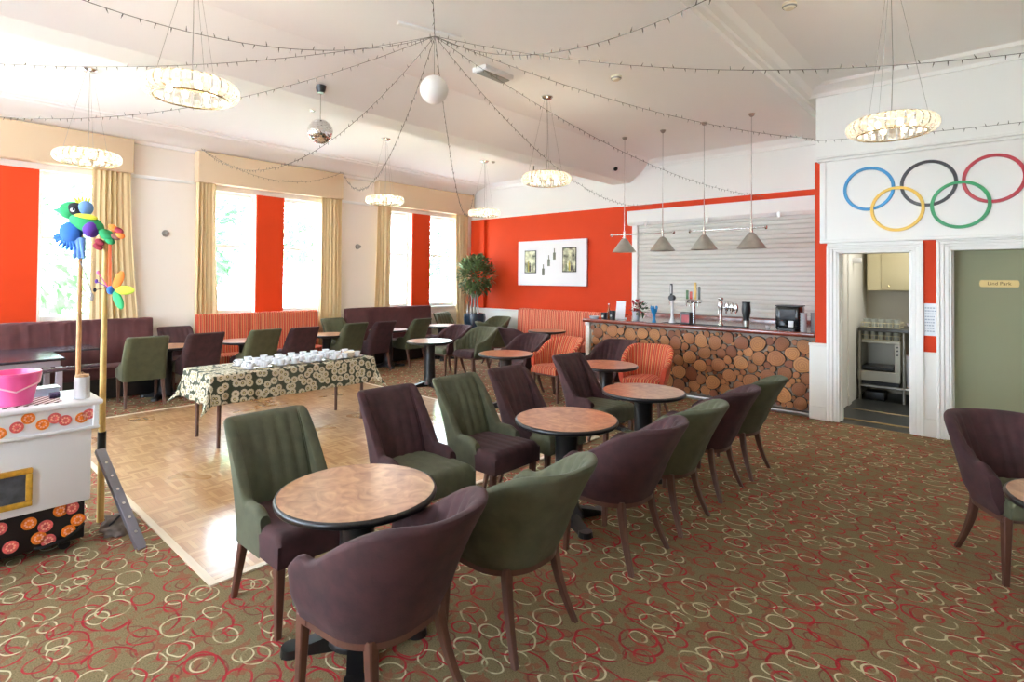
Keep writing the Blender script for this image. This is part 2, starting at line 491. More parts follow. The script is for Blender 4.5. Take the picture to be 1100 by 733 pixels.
# picture rail between the pelmets and cornice
bm = bmesh.new()
for a, b in ((2.32, 3.19), (5.79, 6.62)): box(bm, XW, XW + .035, a, b, 3.19, 3.24, .01, 2)
struct('trim_5', bm, m_white)
bm = bmesh.new()
prof = [(XW, 3.70), (XW + .04, 3.70), (XW + .05, 3.75), (XW + .10, 3.76), (XW + .16, 3.80), (XW + .28, 3.86), (XW + .42, 3.90), (XW + .52, 3.91), (XW + .54, 3.93), (XW + .62, 3.93), (XW + .62, CZ), (XW, CZ)]
prism(bm, prof, 'y', Y0, YB)
struct('trim_6', bm, m_ceil, 20)

# --- bar wall (back)
bm = bmesh.new(); box(bm, XW - .28, -1.73, YB, YB + .25, 0, CZ + .3)
struct('wall_back', bm, m_white, 0)
bm = bmesh.new(); box(bm, XW, -1.73, YB - .012, YB, .99, 3.13)
struct('wall_back_paint', bm, m_red, 0)
bm = bmesh.new(); box(bm, XW, -5.2, YB - .03, YB - .012, 0, .96); box(bm, XW, -5.2, YB - .05, YB, .955, 1.0, .01, 2)
struct('trim_7', bm, m_dado, 20)
bm = bmesh.new(); box(bm, -9.42, -9.26, YB - .10, YB - .012, 1.0, 3.10, .01, 1)
struct('trim_8', bm, m_red, 0)
bm = bmesh.new(); prism(bm, [(YB, 3.82), (YB - .03, 3.82), (YB - .05, 3.88), (YB - .12, 3.93), (YB - .14, CZ), (YB, CZ)], 'x', XW + .6, -1.85)
struct('trim_9', bm, m_ceil, 20)

# --- door wall
DY = 7.6; TH = .26
D1, D2 = (-1.5, -.765), (-.435, .62)
bm = bmesh.new()
CR = 4.12
box(bm, -1.73, D1[0], DY, DY + TH, 0, 2.05); box(bm, D1[1], D2[0], DY, DY + TH, 0, 2.05); box(bm, D2[1], X1, DY, DY + TH, 0, 2.05)
box(bm, -1.73, X1, DY, DY + TH, 2.05, CR + .2)
box(bm, -1.73, -1.60, DY + TH, 11.2, 0, CR + .2)      # pier between bar and kitchen
struct('wall_right_of_bar', bm, m_white, 0)
bm = bmesh.new()
box(bm, -1.733, -1.61, DY - .012, DY, .94, 3.18); box(bm, -.66, -.53, DY - .012, DY, .93, 2.17)
box(bm, -1.742, -1.73, DY - .012, 9.3, 1.04, 3.18)
struct('trim_10', bm, m_red, 0)
# dado pieces with a top rail
bm = bmesh.new()
box(bm, -1.80, -1.61, DY - .03, DY, .0, .91, .004, 1); box(bm, -1.805, -1.61, DY - .045, DY, .905, .94, .008, 2); box(bm, -1.80, -1.61, DY - .04, DY, 0, .16, .006, 1)
box(bm, -.66, -.54, DY - .02, DY, 0, .90, .004, 1); box(bm, -.66, -.54, DY - .035, DY, .90, .93, .008, 2); box(bm, -.66, -.54, DY - .035, DY, 0, .20, .006, 1)
struct('trim_11', bm, m_dado, 20)
# ring panel board with moulded frame
bm = bmesh.new()
box(bm, -1.675, X1, DY - .05, DY, 2.164, 3.157)
for z0, z1, d in ((3.157, 3.19, .09), (3.19, 3.215, .12)): box(bm, -1.70, X1, DY - d, DY, z0, z1, .006, 1)
box(bm, -1.675, -1.61, DY - .062, DY - .05, 2.20, 3.157, .004, 1)
box(bm, -1.675, X1, DY - .075, DY - .05, 2.164, 2.20, .008, 2)
struct('trim_12', bm, m_white, 20)
# door frames: stepped architraves
def architrave(name, xa, xb, ztop):
    bm = bmesh.new()
    for o1, o2, d in ((.0, .04, .022), (.04, .078, .035), (.078, .108, .05)):
        box(bm, xa - o2, xa - o1, DY - d, DY, 0, ztop + o1 * .7, .005, 1)
        box(bm, xb + o1, xb + o2, DY - d, DY, 0, ztop + o1 * .7, .005, 1)
        box(bm, xa - o2, xb + o2, DY - d, DY, ztop + o1 * .7, ztop + o2 * .7, .005, 1)
    box(bm, xa, xa + .02, DY - .01, DY + TH, 0, ztop, 0); box(bm, xb - .02, xb, DY - .01, DY + TH, 0, ztop, 0)
    box(bm, xa, xb, DY - .01, DY + TH, ztop - .02, ztop, 0)
    box(bm, xa + .02, xa + .035, DY + .1, DY + .16, 0, ztop - .02); box(bm, xb - .035, xb - .02, DY + .1, DY + .16, 0, ztop - .02)
    return struct(name, bm, m_white, 20)
architrave('door_1', D1[0], D1[1], 2.06)
architrave('door_2', D2[0] , D2[1], 2.09)
# olive wall in the second doorway
bm = bmesh.new(); box(bm, D2[0] - .0, D2[1] + .0, DY + .17, DY + .25, 0, 2.1)
struct('wall_olive', bm, m_olive, 0)
bm = bmesh.new(); box(bm, D2[0] + .02, D2[1] - .02, DY + .15, DY + .17, 0, .30, .006, 1)
struct('baseboard_olive', bm, m_dado, 20)
# door wall cornice
bm = bmesh.new(); prism(bm, [(DY, 3.98), (DY - .03, 3.98), (DY - .04, 4.02), (DY - .10, 4.06), (DY - .16, 4.08), (DY - .17, CR), (DY, CR)], 'x', -1.85, X1)
struct('trim_13', bm, m_ceil, 20)

# --- unseen sides of the room, with windows added for fill light from behind the viewer
bm = bmesh.new(); box(bm, X1, X1 + .25, Y0 - .2, 11.2, 0, 4.5)
struct('wall_right', bm, m_wall, 0)
bm = bmesh.new()
FL = [(-8.6, -6.4), (-5.4, -3.2), (-1.9, -.7)]
box(bm, XW - .28, X1 + .2, Y0 - .25, Y0, 0, .9); box(bm, XW - .28, X1 + .2, Y0 - .25, Y0, 3.1, 4.5)
xx = XW - .28
for a, b in FL + [(X1 + .2, None)]:
    box(bm, xx, a, Y0 - .25, Y0, .9, 3.1); xx = b
struct('wall_front', bm, m_wall, 0)
for i, (a, b) in enumerate(FL):
    bm = bmesh.new()
    box(bm, a, a + .06, Y0 - .2, Y0 - .12, .9, 3.1); box(bm, b - .06, b, Y0 - .2, Y0 - .12, .9, 3.1); box(bm, a, b, Y0 - .2, Y0 - .12, .9, .97)
    box(bm, a, b, Y0 - .2, Y0 - .12, 3.03, 3.1); box(bm, (a + b) / 2 - .03, (a + b) / 2 + .03, Y0 - .2, Y0 - .12, .97, 3.03)
    struct('window_%d' % (9 + i), bm, m_white, 0)  # unseen window, put in to let fill light through
    portal('window_portal', ((a + b) / 2, Y0 - .27, 2.0), (R_(90), 0, 0), b - a, 2.2)

# --- ceiling, beams
bm = bmesh.new(); box(bm, XW - .3, -2.1, Y0 - .2, YB + .25, CZ, CZ + .3); box(bm, -2.1, X1 + .2, Y0 - .2, 11.2, CR, CR + .2)
struct('ceiling', bm, m_ceil, 0)
bm = bmesh.new(); prism(bm, [(-4.90, CZ), (-5.36, 3.60), (-5.40, 3.58), (-5.78, 3.58), (-5.82, 3.60), (-5.95, CZ)], 'y', Y0, YB)
struct('ceiling_beam', bm, m_ceil, 20)
bm = bmesh.new(); prism(bm, [(-2.27, CZ), (-2.27, 3.88), (-1.87, 3.88), (-1.87, 3.93), (-1.83, 3.94), (-1.83, 3.98), (-1.78, 4.0), (-1.74, 4.06), (-1.66, 4.09), (-1.60, CR), (-2.27, CR)], 'y', Y0, YB)
struct('ceiling_beam.001', bm, m_ceil, 20)

# --- kitchen beyond the first doorway
m_kwall = mat('kitchen_wall_tile', (196, 190, 172), .4)
bm = bmesh.new(); box(bm, -1.60, X1, 10.15, 10.35, 0, 4.1); box(bm, .8, 1.0, DY + TH, 10.15, 0, 4.1)
struct('wall_kitchen', bm, m_kwall, 0)
bm = bmesh.new(); box(bm, -1.60, .8, DY + TH, 10.15, 2.6, 2.7)
struct('ceiling_kitchen', bm, m_ceil, 0)
bm = bmesh.new(); box(bm, -1.72, -1.58, 8.72, 8.86, 0, 2.12, .004, 1); box(bm, -1.72, -1.575, 8.715, 8.87, 0, .12, .004, 1)
struct('wall_kitchen_stub', bm, m_white, 20)
bm = bmesh.new(); box(bm, D1[0], D1[1], 7.86, 7.89, 0, .012, .003, 1); box(bm, -1.52, -.78, 8.55, 8.565, 0, .006)
struct('trim_14', bm, m_gold_trim, 0)
kl = bpy.data.lights.new('kitchen_light', 'AREA'); kl.shape = 'RECTANGLE'; kl.size = 1.2; kl.size_y = .3; kl.energy = 15; kl.color = (1, .95, .85)
o = bpy.data.objects.new('kitchen_light', kl); COL.objects.link(o); o.location = (-.6, 8.9, 2.57)

# --- outside
m_grass = mat('lawn', (130, 140, 112), .9, noise=.3, nscale=3)
m_pave = mat('pale_bounce_paving', (204, 200, 204), .8, noise=.08, nscale=6)
bm = bmesh.new(); box(bm, -60, -13.5, -40, 50, -1.3, -.8); struct('ground_lawn', bm, m_grass, 0)
bm = bmesh.new(); box(bm, -13.5, 30, -40, 50, -1.3, -.8); struct('ground_bounce', bm, m_pave, 0)  # unseen paving, made pale to bounce daylight up to the ceiling

# ================================================================== WINDOW DRESSING
def pelmet(y0, y1, label):
    bm = bmesh.new()
    box(bm, XW + .004, XW + .19, y0, y1, 3.225, 3.725, .012, 2)
    o = finish(bm, 'pelmet', m_pelmet); tag(o, label, 'pelmet', 'fabric pelmets over the windows')
pelmet(-.5, 2.32, 'tan fabric pelmet cut off by the left edge of the photo')
pelmet(3.19, 5.79, 'tan fabric pelmet over the middle window')
pelmet(6.62, 9.36, 'tan fabric pelmet over the far window beside the corner')

def curtain(t0, t1, b0, b1, folds, label, rnd):
    rn = random.Random(rnd)
    bm = bmesh.new(); nu, nv = folds * 12, 18
    ph = [rn.uniform(0, 6) for _ in range(4)]
    g = []
    for side in (0, 1):
        rows = []
        for j in range(nv + 1):
            v = j / nv; z = 3.23 - v * (3.23 - .12); row = []
            e = v ** 1.6
            a0 = t0 + (b0 - t0) * e; a1 = t1 + (b1 - t1) * e
            for i in range(nu + 1):
                u = i / nu
                ang = u * folds * 2 * pi + .5 * sin(2.2 * v + ph[0]) + .8 * sin(u * 5 + ph[1])
                amp = .032 * (.7 + .5 * sin(u * 7 + ph[2])) * (1 + .3 * v)
                x = XW + .105 + amp * sin(ang) + side * .008
                row.append(bm.verts.new((x, a0 + (a1 - a0) * u + .012 * sin(2 * ang), z)))
            rows.append(row)
        for j in range(nv):
            for i in range(nu):
                bm.faces.new((rows[j][i], rows[j][i + 1], rows[j + 1][i + 1], rows[j + 1][i]))
        g.append(rows)
    A, B = g
    for i in range(nu):
        bm.faces.new((A[0][i], A[0][i + 1], B[0][i + 1], B[0][i])); bm.faces.new((A[-1][i], A[-1][i + 1], B[-1][i + 1], B[-1][i]))
    for j in range(nv):
        bm.faces.new((A[j][0], A[j + 1][0], B[j + 1][0], B[j][0])); bm.faces.new((A[j][-1], A[j + 1][-1], B[j + 1][-1], B[j][-1]))
    o = finish(bm, 'curtain', m_curtain, None, 60); tag(o, label, 'curtain', 'tan curtains at the windows')
curtain(1.84, 2.30, 1.84, 2.52, 7, 'tan curtain flaring wide at its foot, nearest one, behind the parrot poles', 1)
curtain(3.21, 3.50, 3.19, 3.62, 5, 'tan curtain on the left side of the middle window', 2)
curtain(5.36, 5.78, 5.34, 5.80, 6, 'tan curtain on the right side of the middle window', 3)
curtain(6.62, 6.98, 6.52, 6.98, 5, 'tan curtain on the left side of the far window', 4)
curtain(8.84, 9.24, 8.92, 9.30, 5, 'tan curtain nearest the corner and the potted plant', 5)

# wall sconces (small round uplighter plates)
def sconce(y, z, label):
    t = thing('wall_light_mount', label, 'wall fitting', (XW, y, z), 0, 'round steel wall fittings between the windows')
    bm = bmesh.new(); cone(bm, (0, 0, 0), (.02, 0, 0), .055, .05, 24); finish(bm, 'back_plate', m_steel, t)
    bm = bmesh.new(); cone(bm, (.02, 0, 0), (.075, 0, 0), .014, .014, 12); ellipsoid(bm, (.085, 0, 0), (.02, .03, .03)); finish(bm, 'knob', m_steel, t)
sconce(2.80, 2.37, 'small round steel wall fitting between the near and middle windows')
sconce(6.24, 2.33, 'small round steel wall fitting between the middle and far windows')

# ================================================================== SEATING
def plan_pts(kind, n=96):
    """U-shaped outline from the left arm tip (+y) round the back to the right arm tip; returns (x, y, nx, ny)"""
    if kind == 'tub': xf, hw, xb, rc = .17, .27, -.265, .235
    else: xf, hw, xb, rc = .09, .245, -.235, .07
    seg = [('l', (xf, hw), (xb + rc, hw)), ('a', (xb + rc, hw - rc), 90, 180), ('l', (xb, hw - rc), (xb, -hw + rc)), ('a', (xb + rc, -hw + rc), 180, 270), ('l', (xb + rc, -hw), (xf, -hw))]
    lens = [math.dist(s[1], s[2]) if s[0] == 'l' else rc * pi / 2 for s in seg]
    T = sum(lens); out = []
    for i in range(n + 1):
        d = T * i / n
        for s, L in zip(seg, lens):
            if d <= L + 1e-9: break
            d -= L
        if s[0] == 'l':
            f = d / L; p = (s[1][0] + (s[2][0] - s[1][0]) * f, s[1][1] + (s[2][1] - s[1][1]) * f)
            dx, dy = (s[2][0] - s[1][0]) / L, (s[2][1] - s[1][1]) / L; nn = (dy, -dx)
            nn = (-nn[0], -nn[1]) if False else nn
        else:
            a = R_(s[2] + (s[3] - s[2]) * d / L); p = (s[1][0] + rc * cos(a), s[1][1] + rc * sin(a)); nn = (cos(a), sin(a))
        if s[0] == 'l':
            c = (-.02, 0)
            if nn[0] * (p[0] - c[0]) + nn[1] * (p[1] - c[1]) < 0: nn = (-nn[0], -nn[1])
        out.append((p[0], p[1], nn[0], nn[1], T * i / n))
    return out, T

def sm(a, b, x):
    t = max(0, min(1, (x - a) / (b - a))); return t * t * (3 - 2 * t)

def make_shell(kind):
    bm = bmesh.new(); uvl = bm.loops.layers.uv.new('UVMap')
    P, T = plan_pts(kind); n = len(P) - 1
    th = .058 if kind == 'tub' else .06
    cols = []
    for (x, y, nx, ny, d) in P:
        if kind == 'tub':
            zt = .645 + .21 * (1 - sm(-.22, .09, x)) ; zt += .012 * sm(.04, .14, x) ; zb = .375
            if x > .10: zt -= .03 * ((x - .10) / .06) ** 2
            rec = .14; fl = .075
        else:
            zt = .56 + .365 * (1 - sm(-.185, -.055, x)); zb = .335
            if x > .04: zt -= .02 * ((x - .04) / .05) ** 2
            rec = .17; fl = .0
        flute = 0
        if kind == 'tub':
            flute = .010 * abs(sin(pi * d / .062))
        else:
            if x < -.2: flute = .009 * abs(sin(pi * (y) / .077 + pi / 2))
        prof = []
        m_ = 9
        for k in range(m_ + 1):                       # outer
            z = zb + (zt - th / 2 - zb) * k / m_; prof.append((0.0, z))
        for k in range(1, 6):                          # rounded top
            a = pi * k / 6; prof.append((-(th / 2) * (1 - cos(a)), zt - th / 2 + th / 2 * sin(a)))
        for k in range(m_ + 1):
            z = zt - th / 2 - (zt - th / 2 - .40) * k / m_; prof.append((-th - flute * min(1, 1.0), z))
        col = []
        for off, z in prof:
            h = max(0, (z - .40)) / .45
            back = max(0, -nx) if kind == 'tub' else 1
            lean = rec * h * (h * .5 + .5) * (.25 + .75 * max(0, -(x - .05)) / .32 if kind == 'tub' else 1)
            o_ = off + fl * h - (.03 * max(0, (.46 - z) / .1) if kind == 'tub' else 0)
            if kind != 'tub' and z < .40: o_ -= .0
            hx = x + nx * o_ - lean; hy = y + ny * o_
            if kind != 'tub' and z > .6: hy *= 1 - .015 * (z - .6) / .3
            col.append((bm.verts.new((hx, hy, z)), (d, z)))
        cols.append(col)
    L = len(cols[0])
    for i in range(n):
        for k in range(L - 1):
            q = (cols[i][k], cols[i + 1][k], cols[i + 1][k + 1], cols[i][k + 1])
            f = bm.faces.new([a[0] for a in q])
            for lp, a in zip(f.loops, q): lp[uvl].uv = a[1]
        f = bm.faces.new((cols[i][0][0], cols[i][-1][0], cols[i + 1][-1][0], cols[i + 1][0][0]))
    for c in (cols[0], cols[-1]):
        # rounded arm tips
        vs = [a[0] for a in c]
        cen = sum((v.co for v in vs), Vector()) / len(vs)
        ring2 = []
        for v in vs:
            ring2.append(bm.verts.new(cen + (v.co - cen) * .86 + Vector((.02, 0, 0))))
        for k in range(L - 1): bm.faces.new((vs[k], vs[k + 1], ring2[k + 1], ring2[k]))
        bm.faces.new((vs[-1], vs[0], ring2[0], ring2[-1])); bm.faces.new(ring2)
    me = bpy.data.meshes.new('shell'); bmesh.ops.recalc_face_normals(bm, faces=bm.faces); bm.to_mesh(me); bm.free()
    for p in me.polygons: p.use_smooth = True
    me.set_sharp_from_angle(angle=R_(50))
    return me

def make_seat(kind):
    bm = bmesh.new()
    if kind == 'tub':
        x0, x1, hw0, hw1, z0, z1 = -.165, .25, .13, .228, .386, .485
    else:
        x0, x1, hw0, hw1, z0, z1 = -.19, .285, .19, .245, .345, .485
    nx, ny = 14, 36; top = []; r = .035
    def hw(x):
        t = (x - x0) / (x1 - x0); w = hw0 + (hw1 - hw0) * sm(0, .6, t)
        return w
    # domed, fluted top sheet with a rolled edge
    rows = []
    for i in range(nx + 1):
        u = i / nx; x = x0 + (x1 - x0) * u; row = []
        for j in range(ny + 1):
            v = -1 + 2 * j / ny; y = hw(x) * v
            ed = min(1 - abs(v), (1 - u) * 2.2, .3) / .3
            z = z1 - r * (1 - math.sqrt(max(0, 1 - (1 - min(1, ed * 2.2)) ** 2))) + .008 * (1 - v * v)
            z -= .004 * abs(cos(pi * y / .077)) ** 6
            row.append(bm.verts.new((x, y, z)))
        rows.append(row)
    for i in range(nx):
        for j in range(ny): bm.faces.new((rows[i][j], rows[i + 1][j], rows[i + 1][j + 1], rows[i][j + 1]))
    per = [rows[0][j] for j in range(ny + 1)] + [rows[i][ny] for i in range(1, nx + 1)] + [rows[nx][j] for j in range(ny - 1, -1, -1)] + [rows[i][0] for i in range(nx - 1, 0, -1)]
    low = [bm.verts.new((v.co.x, v.co.y, z0)) for v in per]
    for k in range(len(per)): bm.faces.new((per[k], per[(k + 1) % len(per)], low[(k + 1) % len(per)], low[k]))
    bm.faces.new(low)
    uvl = bm.loops.layers.uv.new('UVMap')
    for f in bm.faces:
        for lp in f.loops: lp[uvl].uv = (lp.vert.co.y + 1, lp.vert.co.x)
    me = bpy.data.meshes.new('seat'); bmesh.ops.recalc_face_normals(bm, faces=bm.faces); bm.to_mesh(me); bm.free()
    for p in me.polygons: p.use_smooth = True
    me.set_sharp_from_angle(angle=R_(50))
    return me

def leg_mesh(top, bot, w0=.046, w1=.028, zt=.385, bend=0, tdir=(0, 0)):
    bm = bmesh.new(); rings = []
    for k in range(7):
        t = k / 6; e = t ** (1.7 if bend else 1)
        x = top[0] + (bot[0] - top[0]) * e; y = top[1] + (bot[1] - top[1]) * e; z = zt * (1 - t); w = (w0 + (w1 - w0) * t) / 2
        b = w * .25
        rings.append([bm.verts.new((x + a, y + c, z)) for a, c in ((-w, -w + b), (-w + b, -w), (w - b, -w), (w, -w + b), (w, w - b), (w - b, w), (-w + b, w), (-w, w - b))])
    for k in range(6):
        for i in range(8): bm.faces.new((rings[k][i], rings[k][(i + 1) % 8], rings[k + 1][(i + 1) % 8], rings[k + 1][i]))
    bm.faces.new(rings[0]); bm.faces.new(rings[-1][::-1])
    me = bpy.data.meshes.new('leg'); bmesh.ops.recalc_face_normals(bm, faces=bm.faces); bm.to_mesh(me); bm.free(); me.materials.append(m_wood_leg)
    return me

def rim_mesh():
    bm = bmesh.new(); P, T = plan_pts('tub', 48)
    A = []
    for (x, y, nx, ny, d) in P:
        ring = []
        for off, z in ((-.035, .352), (-.028, .348), (-.028, .384), (-.062, .384), (-.062, .352)):
            ring.append(bm.verts.new((x + nx * off, y + ny * off, z)))
        A.append(ring)
    n = len(A); m_ = len(A[0])
    for i in range(n - 1):
        for k in range(m_): bm.faces.new((A[i][k], A[i][(k + 1) % m_], A[i + 1][(k + 1) % m_], A[i + 1][k]))
    bm.faces.new(A[0]); bm.faces.new(A[-1][::-1])
    box(bm, .13, .20, -.245, .245, .350, .384, .004, 1)
    me = bpy.data.meshes.new('frame_rim'); bmesh.ops.recalc_face_normals(bm, faces=bm.faces); bm.to_mesh(me); bm.free(); me.materials.append(m_wood_leg)
    return me

SH = {'tub': make_shell('tub'), 'dining': make_shell('dining')}
ST = {'tub': make_seat('tub'), 'dining': make_seat('dining')}
RIM = rim_mesh()
LEGS = {'tub': [leg_mesh((.19, .215), (.20, .225)), leg_mesh((.19, -.215), (.20, -.225)), leg_mesh((-.165, .175), (-.265, .225), bend=1), leg_mesh((-.165, -.175), (-.265, -.225), bend=1)],
        'dining': [leg_mesh((.24, .215), (.235, .215), zt=.36), leg_mesh((.24, -.215), (.235, -.215), zt=.36), leg_mesh((-.17, .205), (-.27, .215), zt=.36), leg_mesh((-.17, -.205), (-.27, -.215), zt=.36)]}
_cache = {}
def cmesh(kind, part, mt):
    k = (kind, part, mt.name)
    if k not in _cache:
        me = (SH if part == 'shell' else ST)[kind].copy(); me.materials.clear(); me.materials.append(mt); _cache[k] = me
    return _cache[k]
def child(name, me, parent):
    o = bpy.data.objects.new(name, me); COL.objects.link(o); o.parent = parent; return o
def chair(kind, loc, deg, back, seat, label, group):
    nm = 'tub_armchair' if kind == 'tub' else 'dining_chair'
    t = thing(nm, label, 'armchair' if kind == 'tub' else 'chair', (loc[0], loc[1], 0), R_(deg), group)
    b = child('backrest', cmesh(kind, 'shell', back), t); s = child('seat', cmesh(kind, 'seat', seat), t)
    if back is not seat: s['label'] = {'plum_velvet': 'plum velvet seat', 'sage_velvet': 'green velvet seat', 'olive_velvet': 'green velvet seat'}.get(seat.name, 'striped seat')
    if kind == 'tub': child('wooden_rim', RIM, t)
    for l in LEGS[kind]: child('leg', l, t)
    return t
GR = 'tub armchairs in the near right row'
G1 = 'high-backed chairs in the row beside the dance floor'
GW = 'high-backed chairs in the row facing the windows'
GM = 'tub armchairs around the small tables by the bar and back sofa'
P_, G_, O_ = m_plum, m_green, m_darkgreen
for i, (y, x, b, s, rot, lab) in enumerate((
    (1.33, -1.905, P_, G_, 186, 'plum velvet tub armchair seen from behind, nearest the camera at the bottom of the photo'),
    (2.05, -1.86, G_, P_, 180, 'green velvet tub armchair seen from behind, directly beyond the nearest plum one'),
    (3.06, -1.86, P_, G_, 180, 'plum velvet tub armchair seen from behind, beside the second round table'),
    (3.71, -1.86, G_, P_, 180, 'green velvet tub armchair seen from behind, between two plum ones in the right row'),
    (4.45, -1.88, P_, G_, 180, 'plum velvet tub armchair in the right row, second from its far end'),
    (5.09, -1.86, G_, P_, 180, 'green velvet tub armchair at the far end of the right row, before the log bar'))):
    chair('tub', (x, y), rot, b, s, lab, GR)
for (x, y, b, s, rot, lab) in (
    (-2.78, 1.435, G_, P_, 0, 'green fluted high-backed chair with plum seat, nearest on the left of the first round table'),
    (-2.87, 2.31, P_, G_, -3, 'plum fluted high-backed chair with green seat, behind the nearest round table'),
    (-2.88, 2.99, G_, P_, 0, 'green fluted high-backed chair with plum seat, left of the second round table'),
    (-2.88, 3.60, P_, G_, 0, 'plum fluted high-backed chair standing behind the second round table'),
    (-2.99, 4.64, P_, G_, -2, 'plum high-backed chair with green seat beside the third round table')):
    chair('dining', (x, y), rot, b, s, lab, G1)
for (x, y, b, s, rot, lab) in (
    (-8.60, 2.20, O_, G_, 176, 'green high-backed chair nearest the cart in the window row, seen from behind'),
    (-8.60, 2.87, P_, G_, 180, 'plum high-backed chair seen from behind at the left end of the daisy-clothed table'),
    (-8.56, 3.67, O_, P_, 181, 'green high-backed chair in front of the orange striped bench, left of the two there'),
    (-8.54, 4.28, P_, G_, 180, 'plum high-backed chair in front of the orange striped bench'),
    (-8.70, 5.28, O_, P_, 183, 'green high-backed chair behind the far end of the daisy-clothed table'),
    (-8.64, 5.83, P_, G_, 184, 'plum high-backed chair in front of the purple sofa'),
    (-8.72, 6.72, O_, G_, 186, 'green high-backed chair furthest right in the window row')):
    chair('dining', (x, y), rot, b, s, lab, GW)
GB = 'chairs with their backs to the window wall'
chair('dining', (-9.16, 2.87), 0, P_, P_, 'plum chair between the long purple bench and the striped bench', GB)
chair('dining', (-9.16, 5.55), 0, O_, O_, 'green chair under the curtain between striped bench and purple sofa', GB)
chair('dining', (-9.16, 8.28), 0, O_, O_, 'green chair under the far window by the corner curtain', GB)
for (x, y, b, s, rot, lab) in (
    (-4.76, 6.25, m_stripe, m_stripe, -93, 'orange striped tub armchair on the left, beside the white bar end'),
    (-3.36, 6.28, m_stripe, m_stripe, -76, 'orange striped tub armchair on the right, in front of the log bar'),
    (-4.02, 6.46, P_, P_, -94, 'plum tub armchair tucked beside the right striped armchair at the bar front'),
    (-5.40, 6.26, P_, P_, -94, 'plum tub armchair behind the small table left of the striped armchair'),
    (-6.74, 6.56, G_, P_, -92, 'green tub armchair with plum seat, open towards the camera, left of the middle tables'),
    (-7.36, 6.52, P_, G_, -95, 'plum tub armchair with pale green seat behind the pedestal table'),
    (-6.36, 7.42, P_, P_, 72, 'plum tub armchair with its back to the camera before the small sofa table'),
    (-7.48, 7.98, O_, O_, 62, 'green tub armchair turned away, in front of the potted plant'),
    (-8.40, 8.74, O_, O_, -92, 'green tub armchair against the back wall left of the striped sofa')):
    chair('tub', (x, y), rot, b, s, lab, GM)
chair('tub', (.10, 4.46), -60, P_, G_, 'plum armchair with green seat cut off by the right edge of the photo', 'seats at the right edge')

# ------------------------------------------------------------------ tables
def make_table(label, group, loc, rz=0):
    t = thing('pedestal_table', label, 'table', loc, rz, group)
    bm = bmesh.new(); lathe(bm, [(.0, .690), (.345, .690), (.352, .700), (.352, .712), (.0, .712)][1:-1] + [(.352, .7125)], 64); finish(bm, 'tabletop', m_top, t, 30)
    bm = bmesh.new()
    lathe(bm, [(.300, .672), (.345, .676), (.362, .684), (.366, .697), (.362, .709), (.3535, .7125), (.3535, .68), (.300, .672)], 64, cap=False); finish(bm, 'edge_band', m_black, t, 50)
    bm = bmesh.new(); lathe(bm, [(.20, .655), (.20, .672), (.10, .655), (.082, .62), (.078, .50), (.082, .30), (.088, .14), (.10, .08), (.125, .055), (.125, .03)], 24); finish(bm, 'column', m_black, t, 50)
    bm = bmesh.new()
    for k in range(4):
        M_ = Matrix.Rotation(k * pi / 2 + pi / 4, 4, 'Z')
        vs = prism(bm, [(.05, .0), (.05, .075), (.12, .07), (.26, .035), (.31, .03), (.32, .0)], 'y', -.035, .035)
        bmesh.ops.transform(bm, matrix=M_, verts=vs)
        vs = cone(bm, (.28, 0, .0), (.28, 0, .035), .05, .045, 16); bmesh.ops.transform(bm, matrix=M_, verts=vs)
    finish(bm, 'base', m_black, t, 30)
    return t
T0 = make_table('round pedestal table nearest the camera, between the nearest plum and green chairs', 'round tables in the near row', (-2.25, 1.45, 0), .2)
for loc, lab, g in (((-2.32, 3.19, 0), 'round pedestal table, second from the camera, in the centre of the photo', 'round tables in the near row'),
    ((-2.40, 4.46, 0), 'round pedestal table, third in the near row, before the right striped armchair', 'round tables in the near row'),
    ((-3.45, 5.52, 0), 'round pedestal table half hidden behind a plum high-backed chair, near the bar', 'round tables near the bar'),
    ((-4.92, 5.40, 0), 'round pedestal table in front of the left striped armchair', 'round tables near the bar'),
    ((-6.77, 5.64, 0), 'round pedestal table standing alone at the far edge of the dance floor', 'round tables near the bar'),
    ((-6.55, 8.35, 0), 'round table in front of the red striped sofa', 'round tables near the bar'),
    ((-8.82, 2.55, 0), 'round table between the near green window-row chair and the purple bench', 'round tables along the windows'),
    ((-8.80, 3.62, 0), 'round table shining in front of the striped bench', 'round tables along the windows'),
    ((-8.80, 5.02, 0), 'round table at the right end of the striped bench', 'round tables along the windows'),
    ((-8.80, 6.30, 0), 'round table before the purple sofa, mostly behind chairs', 'round tables along the windows'),
    ((-8.84, 7.70, 0), 'round table at the right end of the purple sofa', 'round tables along the windows'),
    ((.36, 3.60, 0), 'round table cut off by the right edge of the photo', 'seats at the right edge')):
    dup(T0, loc, random.uniform(0, 1), lab, g)

